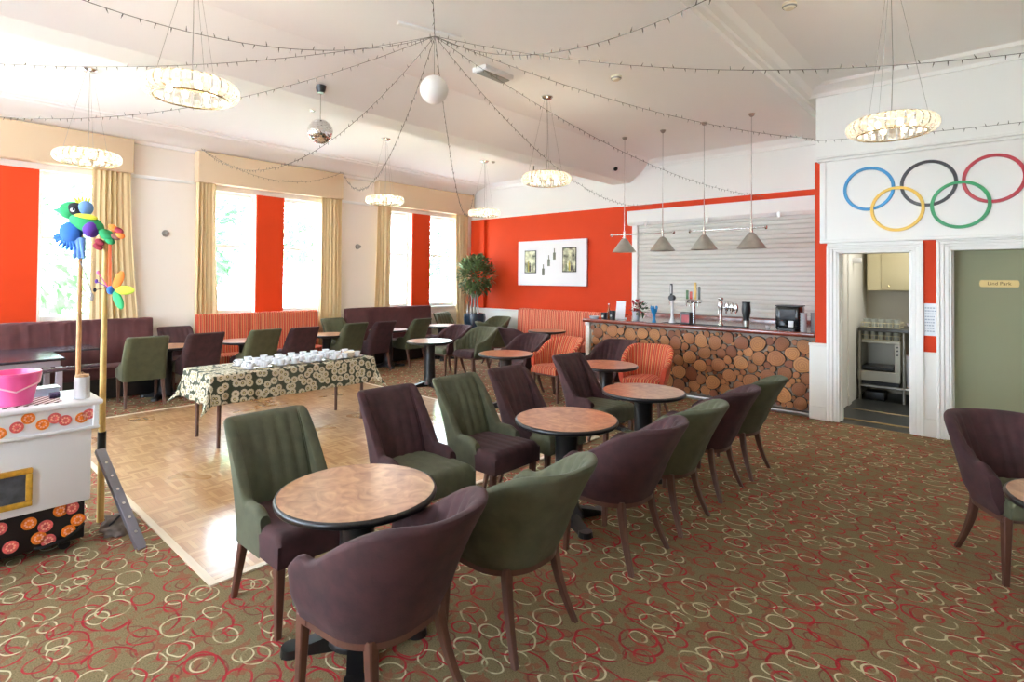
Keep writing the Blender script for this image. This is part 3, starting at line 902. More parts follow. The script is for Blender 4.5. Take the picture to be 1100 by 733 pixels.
# ------------------------------------------------------------------ benches and sofas
def bench(name, label, L, loc, rz, fab, ztop=1.08, flutes=.11, seatz=.46, depth=.55):
    """local: length along Y (0..L), back plane at x=0, seat towards +x"""
    t = thing(name, label, 'bench' if name == 'bench' else 'sofa', loc, rz)
    bm = bmesh.new(); n = max(1, round(L / flutes)); w = L / n; sub = 6
    uvl = bm.loops.layers.uv.new('UVMap')
    prof = [(.0, .12), (.0, ztop - .03), (.03, ztop), (.09, ztop), (.12, ztop - .03), (.155, .5), (.17, .42), (.17, .12)]
    rows = []
    for i in range(n * sub + 1):
        y = L * i / (n * sub); g = abs(sin(pi * i / sub)) ** .5
        rows.append([(bm.verts.new((x + (-.012 * (1 - g) if 4 <= k <= 6 else 0), y, z - (.006 * (1 - g) if 1 < k < 5 else 0))), (y, z)) for k, (x, z) in enumerate(prof)])
    for a, b in zip(rows, rows[1:]):
        for k in range(len(prof)):
            q = (a[k], b[k], b[(k + 1) % len(prof)], a[(k + 1) % len(prof)])
            f = bm.faces.new([v[0] for v in q])
            for lp, v in zip(f.loops, q): lp[uvl].uv = v[1]
    bm.faces.new([v[0] for v in rows[0]]); bm.faces.new([v[0] for v in rows[-1]][::-1])
    finish(bm, 'backrest', fab, t, 40)
    n2 = max(1, round(L / 1.3)); w2 = L / n2
    for i in range(n2):
        bm = bmesh.new(); box(bm, .15, depth, i * w2 + .004, (i + 1) * w2 - .004, .30, seatz, .03, 3); o = finish(bm, 'seat_cushion', fab, t, 40)
        o['uvy'] = 1; box_uv(o); del o['uvy']
    bm = bmesh.new(); box(bm, .0, depth - .06, .02, L - .02, .02, .30, .005, 1); finish(bm, 'plinth', m_black, t)
    return t
m_plum_b = mat('aubergine_bench_cloth', (74, 34, 34), .85, sheen=.3, noise=.15, nscale=10)
BX = XW + .18
bench('bench', 'long purple fluted bench under the near window, behind the cart', 3.55, (BX, -.98, 0), 0, m_plum_b, 1.08, .19)
bench('bench', 'orange striped bench under the middle window', 2.05, (BX, 3.18, 0), 0, m_stripe, 1.095, .17)
bench('sofa', 'purple sofa under the far window', 2.10, (BX, 5.84, 0), 0, m_plum_b, 1.10, 1.05)
bench('sofa', 'red and cream striped sofa against the orange back wall', 2.72, (-8.10, YB - .06, 0), R_(-90), m_stripe_sofa, 1.05, .17, depth=.62)

# grey-framed table behind the cart
t = thing('side_table', 'dark-topped table with pale legs behind the pink bucket', 'table', (-8.15, .66, 0), 0); t.scale = (1, 1, 1.05)
bm = bmesh.new(); box(bm, -.42, .42, -.6, .6, .725, .75, .006, 1); finish(bm, 'tabletop', mat('dark_laminate', (44, 36, 44), .2), t)
m_gl = mat('pale_grey_leg', (150, 138, 146), .4)
bm = bmesh.new(); box(bm, -.38, .38, -.56, .56, .66, .725, .004, 1); finish(bm, 'apron', m_gl, t)
for sx_ in (-1, 1):
    for sy_ in (-1, 1):
        bm = bmesh.new(); box(bm, sx_ * .37 - .03, sx_ * .37 + .03, sy_ * .55 - .03, sy_ * .55 + .03, 0, .66, .004, 1); finish(bm, 'leg', m_gl, t)
t = thing('side_table', 'second dark table behind the left pole, against the purple bench', 'table', (-8.95, 1.25, 0), 0)
bm = bmesh.new(); box(bm, -.3, .3, -.5, .5, .745, .77, .006, 1); finish(bm, 'tabletop', mat('dark_laminate'), t)
bm = bmesh.new(); box(bm, -.05, .05, -.05, .05, .03, .745, .01, 1); finish(bm, 'column', m_black, t)
bm = bmesh.new(); box(bm, -.15, .15, -.2, .2, 0, .03, .01, 1); finish(bm, 'base', m_black, t)

# ------------------------------------------------------------------ daisy-clothed trestle table with china
tx0, tx1, ty0, ty1, tz = -6.42, -5.72, 2.04, 3.88, .735
t = thing('trestle_table', 'long folding table under a daisy-patterned cloth on the dance floor', 'table', ((tx0 + tx1) / 2, (ty0 + ty1) / 2, 0))
cx_, cy_ = (tx0 + tx1) / 2, (ty0 + ty1) / 2
bm = bmesh.new(); box(bm, tx0 + .01 - cx_, tx1 - .01 - cx_, ty0 + .01 - cy_, ty1 - .01 - cy_, .70, .73, .004, 1); finish(bm, 'tabletop', mat('table_board', (150, 110, 80), .5), t)
for a in (tx0 + .06, tx1 - .06):
    for b in (ty0 + .10, ty1 - .12):
        bm = bmesh.new(); cone(bm, (a - cx_, b - cy_, .006), (a - cx_, b - cy_, .70), .018, .022, 12); finish(bm, 'leg', m_wood_leg, t)
def cloth():
    bm = bmesh.new(); uvl = bm.loops.layers.uv.new('UVMap'); ov = .30
    nu, nv = 60, 100; rows = []
    for i in range(nu + 1):
        row = []
        u = tx0 - ov + (tx1 - tx0 + 2 * ov) * i / nu
        for j in range(nv + 1):
            v = ty0 - ov + (ty1 - ty0 + 2 * ov) * j / nv
            cx = min(max(u, tx0), tx1); cy = min(max(v, ty0), ty1); dx, dy = u - cx, v - cy; d = math.hypot(dx, dy)
            if d < 1e-6: p = (u, v, tz)
            else:
                nx, ny = dx / d, dy / d
                corner = abs(dx) > 1e-6 and abs(dy) > 1e-6
                k = min(abs(dx), abs(dy)) / ov if corner else 0
                s = (v if abs(dx) > abs(dy) else u)
                rip = .010 * sin(s * 22) * min(1, d / ov) + .006 * sin(s * 47 + 1)* min(1, d / ov)
                out = .012 + .05 * d / ov * .5 + rip + k * .13 * (d / .42)
                p = (cx + nx * out, cy + ny * out, tz - max(0, d * (.97 - .12 * k) - .005))
            row.append((bm.verts.new(p), (u, v)))
        rows.append(row)
    for i in range(nu):
        for j in range(nv):
            q = (rows[i][j], rows[i + 1][j], rows[i + 1][j + 1], rows[i][j + 1])
            f = bm.faces.new([a[0] for a in q])
            for lp, a in zip(f.loops, q): lp[uvl].uv = a[1]
    o = finish(bm, 'tablecloth', m_cloth, None, 60)
    sd = o.modifiers.new('thickness', 'SOLIDIFY'); sd.thickness = .003; sd.offset = 1
    tag(o, 'dark green cloth printed with cream daisies draped over the long table', 'tablecloth')
cloth()
# china: cups on saucers
def cup_mesh():
    bm = bmesh.new(); lathe(bm, [(.022, 0), (.026, .004), (.036, .03), (.042, .062), (.0395, .062), (.033, .03), (.02, .008), (.0005, .007)], 20)
    me_pts = [(.038, 0, .05), (.058, 0, .052), (.064, 0, .036), (.05, 0, .02), (.033, 0, .022)]
    tube(bm, me_pts, .004, 6); return bm
def saucer_mesh():
    bm = bmesh.new(); lathe(bm, [(.03, 0), (.045, .004), (.072, .016), (.070, .018), (.04, .008), (.0005, .007)], 24); return bm
cup0 = saucer0 = None
ORD = ('first', 'second', 'third', 'fourth', 'fifth', 'sixth', 'seventh', 'eighth', 'ninth')
for iy in range(9):
    for ix in range(4):
        x = -6.27 + ix * .145 + random.uniform(-.015, .015); y = 2.48 + iy * .155 + random.uniform(-.02, .02)
        if ix == 0 and iy in (0, 8): continue
        if saucer0 is None:
            saucer0 = s = tag(finish(saucer_mesh(), 'saucer', m_cup, None, 50), 'white saucer under a cup on the daisy-patterned cloth', 'saucer', 'white saucers on the daisy cloth')
            cup0 = c = tag(finish(cup_mesh(), 'cup', m_cup, None, 50), 'white china cup standing on its saucer on the daisy-patterned cloth', 'cup', 'white cups on the daisy cloth')
        else:
            s = saucer0.copy(); COL.objects.link(s); c = cup0.copy(); COL.objects.link(c)
        ROW = ('window-side row', 'second row from windows', 'third row from windows', 'row nearest camera')[ix]; k_ = ORD[iy - (1 if ix == 0 else 0)]
        s['label'] = 'white saucer, %s from left in %s on daisy cloth' % (k_, ROW)
        c['label'] = 'white cup, %s from left in %s on daisy cloth' % (k_, ROW)
        s.location = (x, y, tz + .0035); c.location = (x, y, tz + .0115); c.rotation_euler = (0, 0, random.uniform(0, 6))
bm = bmesh.new(); lathe(bm, [(.05, 0), (.075, .07), (.07, .07), (.045, .006), (.0005, .006)], 24)
tag(finish(bm, 'bowl', mat('cream_china', (226, 214, 188), .3), None, 50, (-5.88, 3.64, tz + .0035)), 'cream bowl at the far end of the daisy-clothed table', 'bowl')
t = thing('wicker_tray', 'small brown tray next to the cream bowl on the daisy cloth', 'tray', (-6.05, 3.74, tz + .0035))
mw = mat('brown_tray', (150, 96, 62), .6)
bm = bmesh.new(); box(bm, -.11, .11, -.08, .08, 0, .012, .003, 1); finish(bm, 'tray_base', mw, t)
bm = bmesh.new(); box(bm, -.11, .11, -.08, -.07, .012, .04); box(bm, -.11, .11, .07, .08, .012, .04); box(bm, -.11, -.10, -.07, .07, .012, .04); box(bm, .10, .11, -.07, .07, .012, .04); finish(bm, 'tray_rim', mw, t, 0)

# ================================================================== THE BAR
BX0, BX1 = -5.20, -1.745
m_barwood = mat('dark_red_varnished_wood', (112, 44, 26), .2, noise=.25, nscale=6, coat=.5)
m_bartop = mat('bar_top_laminate', (120, 92, 78), .15, noise=.3, nscale=5, coat=.4)
t = thing('bar_counter', 'bar counter faced with sawn log slices under a dark red wooden top', 'bar counter', ((BX0 + BX1) / 2, 7.9, 0))
ox, oy = (BX0 + BX1) / 2, 7.9
bm = bmesh.new(); box(bm, BX0 - .02 - ox, BX1 - ox, 7.60 - oy, 7.68 - oy, .995, 1.055, .015, 3); finish(bm, 'front_rail', m_barwood, t)
bm = bmesh.new(); box(bm, BX0 - ox, BX1 - ox, 7.68 - oy, 9.22 - oy, 1.0, 1.045, .004, 1); finish(bm, 'worktop', m_bartop, t)
bm = bmesh.new(); box(bm, BX0 - ox, BX1 - ox, 9.22 - oy, 9.33 - oy, 1.0, 1.10, .01, 2); finish(bm, 'back_ledge', m_barwood, t)
bm = bmesh.new(); box(bm, BX0 + .04 - ox, BX1 - ox, 7.74 - oy, 7.80 - oy, .0, 1.0, 0); box(bm, BX0 + .04 - ox, BX0 + .10 - ox, 7.80 - oy, 9.33 - oy, 0, 1.0); finish(bm, 'grout_panel', mat('whitewashed_grout', (150, 138, 124), .8, noise=.15, nscale=25), t, 0)
bm = bmesh.new(); box(bm, BX0 - .02 - ox, BX0 + .06 - ox, 7.70 - oy, 7.82 - oy, 0, .995, .01, 2); box(bm, BX0 - .03 - ox, BX0 + .07 - ox, 7.69 - oy, 7.83 - oy, .93, .995, .01, 2); finish(bm, 'end_post', mat('weathered_white_post', (222, 214, 204), .6, noise=.12, nscale=30), t, 30)
bm = bmesh.new(); box(bm, BX0 + .06 - ox, BX1 - ox, 7.62 - oy, 7.74 - oy, .0, .05, .008, 2); finish(bm, 'foot_plinth', m_steel, t)
# log slices: packed rounds of many sizes
def logs():
    rn = random.Random(11); cs = []
    W0, W1, H0, H1 = BX0 + .08, BX1, .055, .975
    for r0, tries in ((.098, 500), (.085, 900), (.072, 1800), (.058, 3500), (.042, 6000), (.026, 9000)):
        for _ in range(tries):
            r = r0 * rn.uniform(.88, 1.1); x = rn.uniform(W0 + r, W1 - r); z = rn.uniform(H0 + r * .9, H1 - r * .9)
            if all((x - a) ** 2 + (z - b) ** 2 > (r + c) ** 2 * .86 for a, b, c in cs): cs.append((x, z, r))
    bm = bmesh.new(); uvl = bm.loops.layers.uv.new('UVMap'); tl = bm.loops.layers.float_color.new('tint')
    for x, z, r in cs:
        n = 18; tint = rn.random() ** .8; p1, p2, p3 = rn.uniform(0, 6), rn.uniform(0, 6), rn.uniform(0, 6); dep = rn.uniform(.022, .045)
        def rad(a): return r * (1.07 + .06 * sin(2 * a + p1) + .04 * sin(3 * a + p2) + .02 * sin(5 * a + p3))
        O = [(x - ox + rad(2 * pi * i / n) * cos(2 * pi * i / n), z + rad(2 * pi * i / n) * sin(2 * pi * i / n), 2 * pi * i / n) for i in range(n)]
        yf, yb = 7.74 - dep - oy, 7.745 - oy
        fr = [bm.verts.new((a, yf + .003, b)) for a, b, _ in O]; inn = [bm.verts.new((x - ox + (a - x + ox) * .93, yf, z + (b - z) * .93)) for a, b, _ in O]
        bk = [bm.verts.new((a, yb, b)) for a, b, _ in O]; cc = bm.verts.new((x - ox + rn.uniform(-.1, .1) * r, yf - .002, z + rn.uniform(-.1, .1) * r))
        def fc(vs, uvs):
            f = bm.faces.new(vs)
            for lp, q in zip(f.loops, uvs): lp[uvl].uv = q; lp[tl] = (tint, tint, tint, 1)
        for i in range(n):
            j = (i + 1) % n; a, b = O[i][2], O[j][2]
            U = lambda q, s: (s * cos(q) , s * sin(q))
            fc((inn[i], inn[j], cc), (U(a, .9), U(b, .9), (0, 0)))
            fc((fr[i], fr[j], inn[j], inn[i]), (U(a, 1), U(b, 1), U(b, .9), U(a, .9)))
            fc((bk[i], bk[j], fr[j], fr[i]), (U(a, 1), U(b, 1), U(b, 1), U(a, 1)))
    return bm
finish(logs(), 'log_facing', m_log, t, 30)

# roller shutter over the bar
sh = thing('roller_shutter', 'closed white roller shutter above the bar counter', 'shutter', (-3.6, YB - .03, 1.1))
m_shut = mat('shutter_white', (214, 213, 206), .45)
bm = bmesh.new(); n = 22; z = 1.10 - 1.1
H = (2.76 - 1.10) / n
for i in range(n):
    za = i * H
    prism(bm, [(-.05, za), (-.058, za + H * .3), (-.058, za + H * .7), (-.05, za + H - .006), (-.044, za + H - .003), (-.03, za + H), (-.03, za)], 'x', -5.17 + 3.6, -1.745 + 3.6)
finish(bm, 'slat_curtain', m_shut, sh, 20)
bm = bmesh.new(); prism(bm, [(-.03, 1.63), (-.16, 1.63), (-.20, 1.68), (-.20, 1.90), (-.03, 1.90)], 'x', -5.32 + 3.6, -1.745 + 3.6); finish(bm, 'shutter_box', m_white, sh, 20)
bm = bmesh.new(); box(bm, -5.27 + 3.6, -5.16 + 3.6, -.10, -.02, -.01, 1.63, .006, 1); finish(bm, 'guide_rail', m_white, sh, 20)
for xx in (-1.35, -.2, .95):
    bm = bmesh.new(); box(bm, xx, xx + .05, -.205, -.2, 1.60, 1.69, .002, 1); finish(bm, 'bracket', m_steel, sh)

CT = 1.0455   # counter top height
def item(name, label, cat, x, y, group=None, z=CT): return thing(name, label, cat, (x, y, z), 0, group)
# beer fonts
t = item('beer_font', 'slim white beer font with a tall black badge handle', 'beer tap', -3.78, 7.92)
bm = bmesh.new(); lathe(bm, [(.055, 0), (.05, .02), (.032, .05), (.024, .12), (.020, .24), (.026, .34), (.03, .36)], 24); finish(bm, 'column', m_cup, t)
bm = bmesh.new(); cone(bm, (0, -.05, .385), (0, .03, .385), .042, .042, 24); finish(bm, 'round_badge', m_blackp, t, 40)
bm = bmesh.new(); box(bm, -.02, .02, -.045, -.02, .42, .60, .008, 2); finish(bm, 'handle', m_blackp, t)
bm = bmesh.new(); box(bm, -.008, .008, -.048, -.044, .45, .58, .001, 1); finish(bm, 'handle_inlay', m_cup, t)
bm = bmesh.new(); tube(bm, [(0, -.04, .35), (0, -.09, .34), (0, -.10, .28)], .008, 8); finish(bm, 'spout', m_chrome, t)
t = item('beer_font', 'cluster of coloured beer handles behind the slim white font', 'beer tap', -3.58, 8.25)
bm = bmesh.new(); cone(bm, (0, 0, 0), (0, 0, .30), .03, .025, 16); cone(bm, (-.12, 0, .33), (.12, 0, .33), .03, .03, 16); finish(bm, 'column', m_chrome, t, 40)
for k, (dx, c, h) in enumerate(((-.09, (60, 110, 60), .12), (-.03, (200, 60, 50), .10), (.04, (222, 190, 110), .24), (.10, (80, 84, 80), .18))):
    bm = bmesh.new(); box(bm, dx - .018, dx + .018, -.05, -.028, .36, .38 + h, .006, 2); finish(bm, 'handle', mat('handle_%d' % k if False else ['green', 'red', 'straw', 'slate'][k] + '_enamel', c, .3), t)
    bm = bmesh.new(); tube(bm, [(dx, -.02, .33), (dx, -.07, .32), (dx, -.075, .25)], .007, 8); finish(bm, 'spout', m_chrome, t)
t = item('beer_font', 'ornate chrome beer font with a round head', 'beer tap', -3.06, 7.98)
bm = bmesh.new(); lathe(bm, [(.045, 0), (.04, .03), (.02, .06), (.022, .18), (.035, .26), (.04, .32), (.02, .36)], 20); finish(bm, 'column', m_chrome, t)
bm = bmesh.new(); ellipsoid(bm, (0, 0, .39), (.04, .04, .03)); finish(bm, 'cap', m_chrome, t)
for k, dx in enumerate((.08, .15, .21)):
    bm = bmesh.new(); ellipsoid(bm, (dx, .02, .28 - .01 * k), (.035, .02, .07)); cone(bm, (dx, 0, .18), (dx, 0, .22), .012, .012, 8); finish(bm, 'tap_badge', m_chrome, t)
bm = bmesh.new(); tube(bm, [(0, 0, .27), (.22, .02, .27)], .018, 10); tube(bm, [(0, -.03, .25), (0, -.08, .23), (0, -.085, .16)], .008, 8); finish(bm, 'manifold', m_chrome, t)
t = item('beer_font', 'black beer font shaped like a tall pint glass', 'beer tap', -2.66, 7.86)
bm = bmesh.new(); lathe(bm, [(.035, .0), (.038, .05), (.042, .14), (.058, .22), (.060, .26), (.052, .33), (.056, .36), (.0005, .36)], 24); finish(bm, 'body', m_blackp, t)
bm = bmesh.new(); lathe(bm, [(.0385, .02), (.0395, .05), (.041, .10)], 24, cap=False); finish(bm, 'lower_band', m_steel, t)
t = item('drip_mat', 'long dark bar mat under the beer fonts', 'bar mat', -3.3, 7.86)
bm = bmesh.new(); box(bm, -.60, .62, -.16, .14, -.001, .004, .001, 1); finish(bm, 'mat_sheet', mat('navy_rubber', (26, 30, 52), .7), t)
t = item('counter_box', 'black and red box with a white stripe next to the white beer font', 'box', -3.52, 7.86)
bm = bmesh.new(); box(bm, -.075, .075, -.06, .06, .005, .18, .006, 1); finish(bm, 'carton', m_blackp, t)
bm = bmesh.new(); box(bm, -.05, .06, -.062, -.060, .03, .14); finish(bm, 'red_face', mat('deep_red_print', (150, 40, 46), .4), t, 0)
bm = bmesh.new(); box(bm, -.078, -.068, -.064, -.060, .02, .17); finish(bm, 'white_strip', m_cup, t, 0)
t = item('hand_vase', 'bright blue vase with a frilled top on the bar', 'vase', -4.02, 7.80)
mb = mat('blue_glaze', (36, 132, 190), .25)
bm = bmesh.new(); lathe(bm, [(.035, 0), (.03, .02), (.02, .05), (.024, .12), (.045, .17), (.05, .21), (.04, .21), (.02, .14), (.0005, .1)], 20); finish(bm, 'body', mb, t)
for k in range(5):
    a = k * 1.25; bm = bmesh.new(); ellipsoid(bm, (.045 * cos(a), .045 * sin(a), .225), (.016, .016, .034), seg=10); finish(bm, 'frill', mb, t)
t = item('menu_card', 'plain white card standing on the bar counter', 'card', -4.77, 8.05)
bm = bmesh.new(); box(bm, -.085, .085, -.004, .004, .0, .30, .001, 1, Matrix.Rotation(R_(-8), 4, 'X')); box(bm, -.085, .085, .07, .078, .0, .02); finish(bm, 'card_sheet', mat('white_card', (232, 232, 238), .6), t, 0)
for x, y, h, lab in ((-4.93, 7.82, .11, 'short black tumbler at the left end of the bar'), (-4.76, 7.80, .15, 'taller navy tumbler in front of the white card')):
    t = item('tumbler', lab, 'tumbler', x, y); bm = bmesh.new(); lathe(bm, [(.045, 0), (.055, h), (.05, h), (.04, .01), (.0005, .01)], 20); finish(bm, 'cup_body', mat('navy_tumbler', (28, 34, 44), .3), t)
    bm = bmesh.new(); cone(bm, (.0, -.054, h * .45), (0, -.05, h * .45), .018, .018, 12); finish(bm, 'emblem', m_steel, t)
t = item('tumbler', 'second short black tumbler beside the first on the bar', 'tumbler', -5.0, 7.95); bm = bmesh.new(); lathe(bm, [(.04, 0), (.05, .10), (.045, .10), (.035, .01), (.0005, .01)], 20); finish(bm, 'cup_body', mat('navy_tumbler'), t)
t = item('glass_dish', 'flat glass dish at the left corner of the bar', 'dish', -5.10, 7.78)
bm = bmesh.new(); lathe(bm, [(.06, 0), (.09, .045), (.085, .045), (.055, .006), (.0005, .006)], 24); finish(bm, 'dish_bowl', mat('pale_glass', (190, 196, 206), .15), t)
t = item('bottle', 'amber bottle beside the flat glass dish on the bar', 'bottle', -5.02, 8.10)
bm = bmesh.new(); lathe(bm, [(.03, 0), (.032, .10), (.028, .13), (.012, .17), (.012, .23)], 16); finish(bm, 'glass_body', mat('amber_glass', (150, 74, 36), .2), t)
bm = bmesh.new(); cone(bm, (0, 0, .23), (0, 0, .245), .013, .013, 12); finish(bm, 'cap', m_cup, t)
# poinsettia in a glass pot
t = item('poinsettia', 'red leaved plant in a pale pot on the bar', 'plant', -4.50, 8.10)
bm = bmesh.new(); lathe(bm, [(.05, 0), (.065, .14), (.06, .14), (.0005, .12)], 20); finish(bm, 'pot', mat('pale_glass'), t)
def leaves(n, c, rad, size, seed, flat=.6, zs=1.0):
    rn = random.Random(seed); bm = bmesh.new()
    for _ in range(n):
        d = Vector((rn.gauss(0, 1), rn.gauss(0, 1), rn.gauss(0, 1) * zs)); d.normalize(); p = Vector(c) + d * rad * rn.uniform(.35, 1) ** .7
        p.z = c[2] + (p.z - c[2]) * zs
        s = size * rn.uniform(.7, 1.2)
        q = (d + Vector((rn.uniform(-.6, .6), rn.uniform(-.6, .6), rn.uniform(-.3, .6)))).normalized().to_track_quat('Y', 'Z')
        pts = [(0, 0, 0), (.28, .35, .05), (.22, .75, .03), (0, 1.05, -.08), (-.22, .75, .03), (-.28, .35, .05)]
        bm.faces.new([bm.verts.new(p + q @ (Vector(a) * s)) for a in pts])
    return bm
bm = leaves(60, (0, 0, .22), .12, .07, 3, zs=.7); finish(bm, 'red_leaves', mat('poinsettia_red', (170, 34, 50), .6), t, 0)
bm = leaves(50, (.10, 0, .17), .12, .07, 4, zs=.8); finish(bm, 'green_leaves', mat('leaf_green_dark', (58, 84, 48), .6), t, 0)
# dark things at the right end of the bar
t = item('coffee_machine', 'glossy black coffee machine with a white label on the right of the bar', 'coffee machine', -2.13, 7.98)
bm = bmesh.new(); box(bm, -.15, .15, -.14, .14, .0, .32, .03, 3); finish(bm, 'housing', mat('gloss_black', (14, 15, 17), .12), t)
bm = bmesh.new(); box(bm, -.152, .152, -.142, .142, .315, .33, .004, 1); finish(bm, 'lid', m_blackp, t)
bm = bmesh.new(); box(bm, .02, .08, -.144, -.138, .05, .13); finish(bm, 'label_sheet', m_cup, t, 0)
bm = bmesh.new(); box(bm, -.09, .10, -.146, -.139, .14, .28, .003, 1); finish(bm, 'front_panel', mat('smoked_panel', (44, 48, 52), .1), t)
bm = bmesh.new(); box(bm, -.10, .10, -.19, -.14, .0, .03, .004, 1); finish(bm, 'drip_tray', m_blackp, t)
def cupstack(x, y, lab):
    t = item('cup_stack', lab, 'cups', x, y, 'stacked plastic tumblers'); bm = bmesh.new()
    for k in range(7): lathe(bm, [(.036, k * .035), (.042, k * .035 + .034), (.039, k * .035 + .034)], 18, cap=False)
    finish(bm, 'nested_cups', mat('clear_plastic_grey', (176, 180, 184), .2), t)
cupstack(-1.92, 7.80, 'nearer stack of clear plastic tumblers right of the coffee machine')
cupstack(-1.85, 8.02, 'farther stack of clear plastic tumblers against the orange wall edge')
t = item('tea_light', 'small white tea light left of the coffee machine', 'candle', -2.42, 8.0); bm = bmesh.new(); lathe(bm, [(.025, 0), (.028, .045), (.0005, .045)], 16); finish(bm, 'wax_cup', m_cup, t)

# ================================================================== PENDANTS, CHANDELIERS, CEILING FITTINGS
m_shade = mat('brushed_nickel', (176, 172, 160), .42, .55, noise=.12, nscale=9)
def billiard(xa, xb, shades, label):
    t = thing('bar_pendant', label, 'pendant light', ((xa + xb) / 2, 7.63, CZ), 0, 'twin-shade pendants above the bar')
    cx = (xa + xb) / 2; zr = 2.41 - CZ
    bm = bmesh.new(); tube(bm, [(xa - cx, 0, zr), (xb - cx, 0, zr)], .011, 10)
    for e in (xa, xb): ellipsoid(bm, (e - cx, 0, zr), (.02, .03, .03), seg=10)
    finish(bm, 'cross_bar', m_chrome, t, 40)
    for s in shades:
        x = s - cx
        bm = bmesh.new(); cone(bm, (x, 0, zr + .05), (x, 0, -.03), .006, .006, 8); finish(bm, 'rod', m_chrome, t)
        bm = bmesh.new(); lathe(bm, [(.008, -.045), (.03, -.03), (.045, 0)], 16, (x, 0, 0)); finish(bm, 'ceiling_cup', m_steel, t)
        bm = bmesh.new(); cone(bm, (x, 0, zr - .07), (x, 0, zr + .05), .022, .016, 12); finish(bm, 'socket', m_chrome, t)
        bm = bmesh.new(); lathe(bm, [(.185, zr - .275), (.180, zr - .262), (.05, zr - .08), (.022, zr - .06), (.020, zr - .065), (.048, zr - .088), (.177, zr - .266)], 40, (x, 0, 0), cap=False)
        finish(bm, 'lamp_shade', m_shade, t, 40)
billiard(-4.68, -3.62, (-4.45, -3.80), 'pendant bar with two metal cone shades, left one over the bar')
billiard(-3.375, -2.33, (-3.165, -2.515), 'pendant bar with two metal cone shades, right one over the bar')

def fin_mesh():
    bm = bmesh.new(); R = .055
    # C-shaped glass petal, bulging outwards
    P = [(.235 + R * .9 * cos(a) * 1.3, R * 1.15 * sin(a)) for a in [R_(v) for v in (100, 75, 45, 15, -15, -45, -75, -100)]]
    rows = []
    for k, (x, z) in enumerate(P):
        w = .018 + .006 * sin(pi * k / 7)
        rows.append([bm.verts.new((x, -w, z)), bm.verts.new((x + .012, 0, z)), bm.verts.new((x, w, z)), bm.verts.new((x - .006, 0, z))])
    for a, b in zip(rows, rows[1:]):
        for i in range(4): bm.faces.new((a[i], a[(i + 1) % 4], b[(i + 1) % 4], b[i]))
    bm.faces.new(rows[0]); bm.faces.new(rows[-1][::-1])
    me = bpy.data.meshes.new('crystal_fin'); bmesh.ops.recalc_face_normals(bm, faces=bm.faces); bm.to_mesh(me); bm.free(); me.materials.append(m_crystal)
    return me
FIN = fin_mesh()
m_brass = mat('pale_brass', (210, 190, 140), .25, 1)
def chandelier(x, y, z, zc, label, power=7):
    g = 'crystal ring chandeliers'
    t = thing('chandelier', label, 'chandelier', (x, y, z), 0, g)
    for k in range(30):
        o = child('crystal_fin', FIN, t); o.rotation_euler = (0, 0, 2 * pi * k / 30)
    bm = bmesh.new()
    for zz in (.062, -.062): tube(bm, [(.235 * cos(2 * pi * i / 40), .235 * sin(2 * pi * i / 40), zz) for i in range(40)], .006, 6, True)
    for i in range(3):
        a = 2 * pi * i / 3; tube(bm, [(0, 0, .062), (.235 * cos(a), .235 * sin(a), .062)], .005, 6)
    finish(bm, 'frame_ring', m_brass, t)
    for k in range(6):
        a = 2 * pi * k / 6; bm = bmesh.new(); ellipsoid(bm, (.14 * cos(a), .14 * sin(a), 0), (.022, .022, .03), seg=10); finish(bm, 'bulb', m_bulb, t)
    bm = bmesh.new()
    for i in range(3):
        a = 2 * pi * i / 3; tube(bm, [(.235 * cos(a), .235 * sin(a), .06), (.03 * cos(a), .03 * sin(a), zc - z - .03)], .0015, 4)
    tube(bm, [(0, 0, .05), (0.012, 0, .5), (0, 0, zc - z - .03)], .003, 5)
    finish(bm, 'suspension_wire', m_steel, t)
    bm = bmesh.new(); lathe(bm, [(.0005, zc - z - .04), (.05, zc - z - .035), (.075, zc - z - .01), (.075, zc - z)], 24); finish(bm, 'ceiling_rose', m_chrome, t)
    l = bpy.data.lights.new('chandelier_glow', 'POINT'); l.energy = power; l.shadow_soft_size = .12; l.color = (1, .86, .66)
    o = bpy.data.objects.new('chandelier_glow', l); COL.objects.link(o); o.parent = t; o.location = (0, 0, -.0)
for a in ((-4.28, 1.37, 3.02, 3.95, 'lit crystal ring chandelier at the upper left, largest of the left group'), (-7.40, 1.36, 2.98, CZ, 'crystal ring chandelier hanging before the near window pelmet'),
          (-7.42, 5.22, 2.95, CZ, 'crystal ring chandelier seen between the middle and far windows'), (-7.38, 7.45, 2.95, CZ, 'crystal ring chandelier near the far corner, seen against the orange wall edge'),
          (-4.18, 5.30, 2.93, CZ, 'crystal ring chandelier right of centre beyond the beam'), (-.65, 5.19, 2.92, CR, 'lit crystal ring chandelier above the interlocked rings')):
    chandelier(*a)

# mirror ball
t = thing('mirror_ball', 'silver mirror ball hanging near the beam', 'disco ball', (-5.264, 2.894, 3.21))
bm = bmesh.new(); bmesh.ops.create_uvsphere(bm, u_segments=30, v_segments=18, radius=.125)
r = bmesh.ops.inset_individual(bm, faces=bm.faces[:], thickness=.0012, depth=.0008)
mm = mat('mirror_tiles', (235, 235, 235), .04, 1)
rn = random.Random(4)
for v in bm.verts: v.co += v.co.normalized() * rn.uniform(-.0012, .0012)
finish(bm, 'mirror_tiles', mm, t, 0)
bm = bmesh.new(); cone(bm, (0, 0, .12), (0, 0, .45), .003, .003, 6); finish(bm, 'hanging_wire', m_steel, t)
bm = bmesh.new(); cone(bm, (0, 0, .40), (0, 0, .475), .04, .055, 16); finish(bm, 'motor', m_black, t)
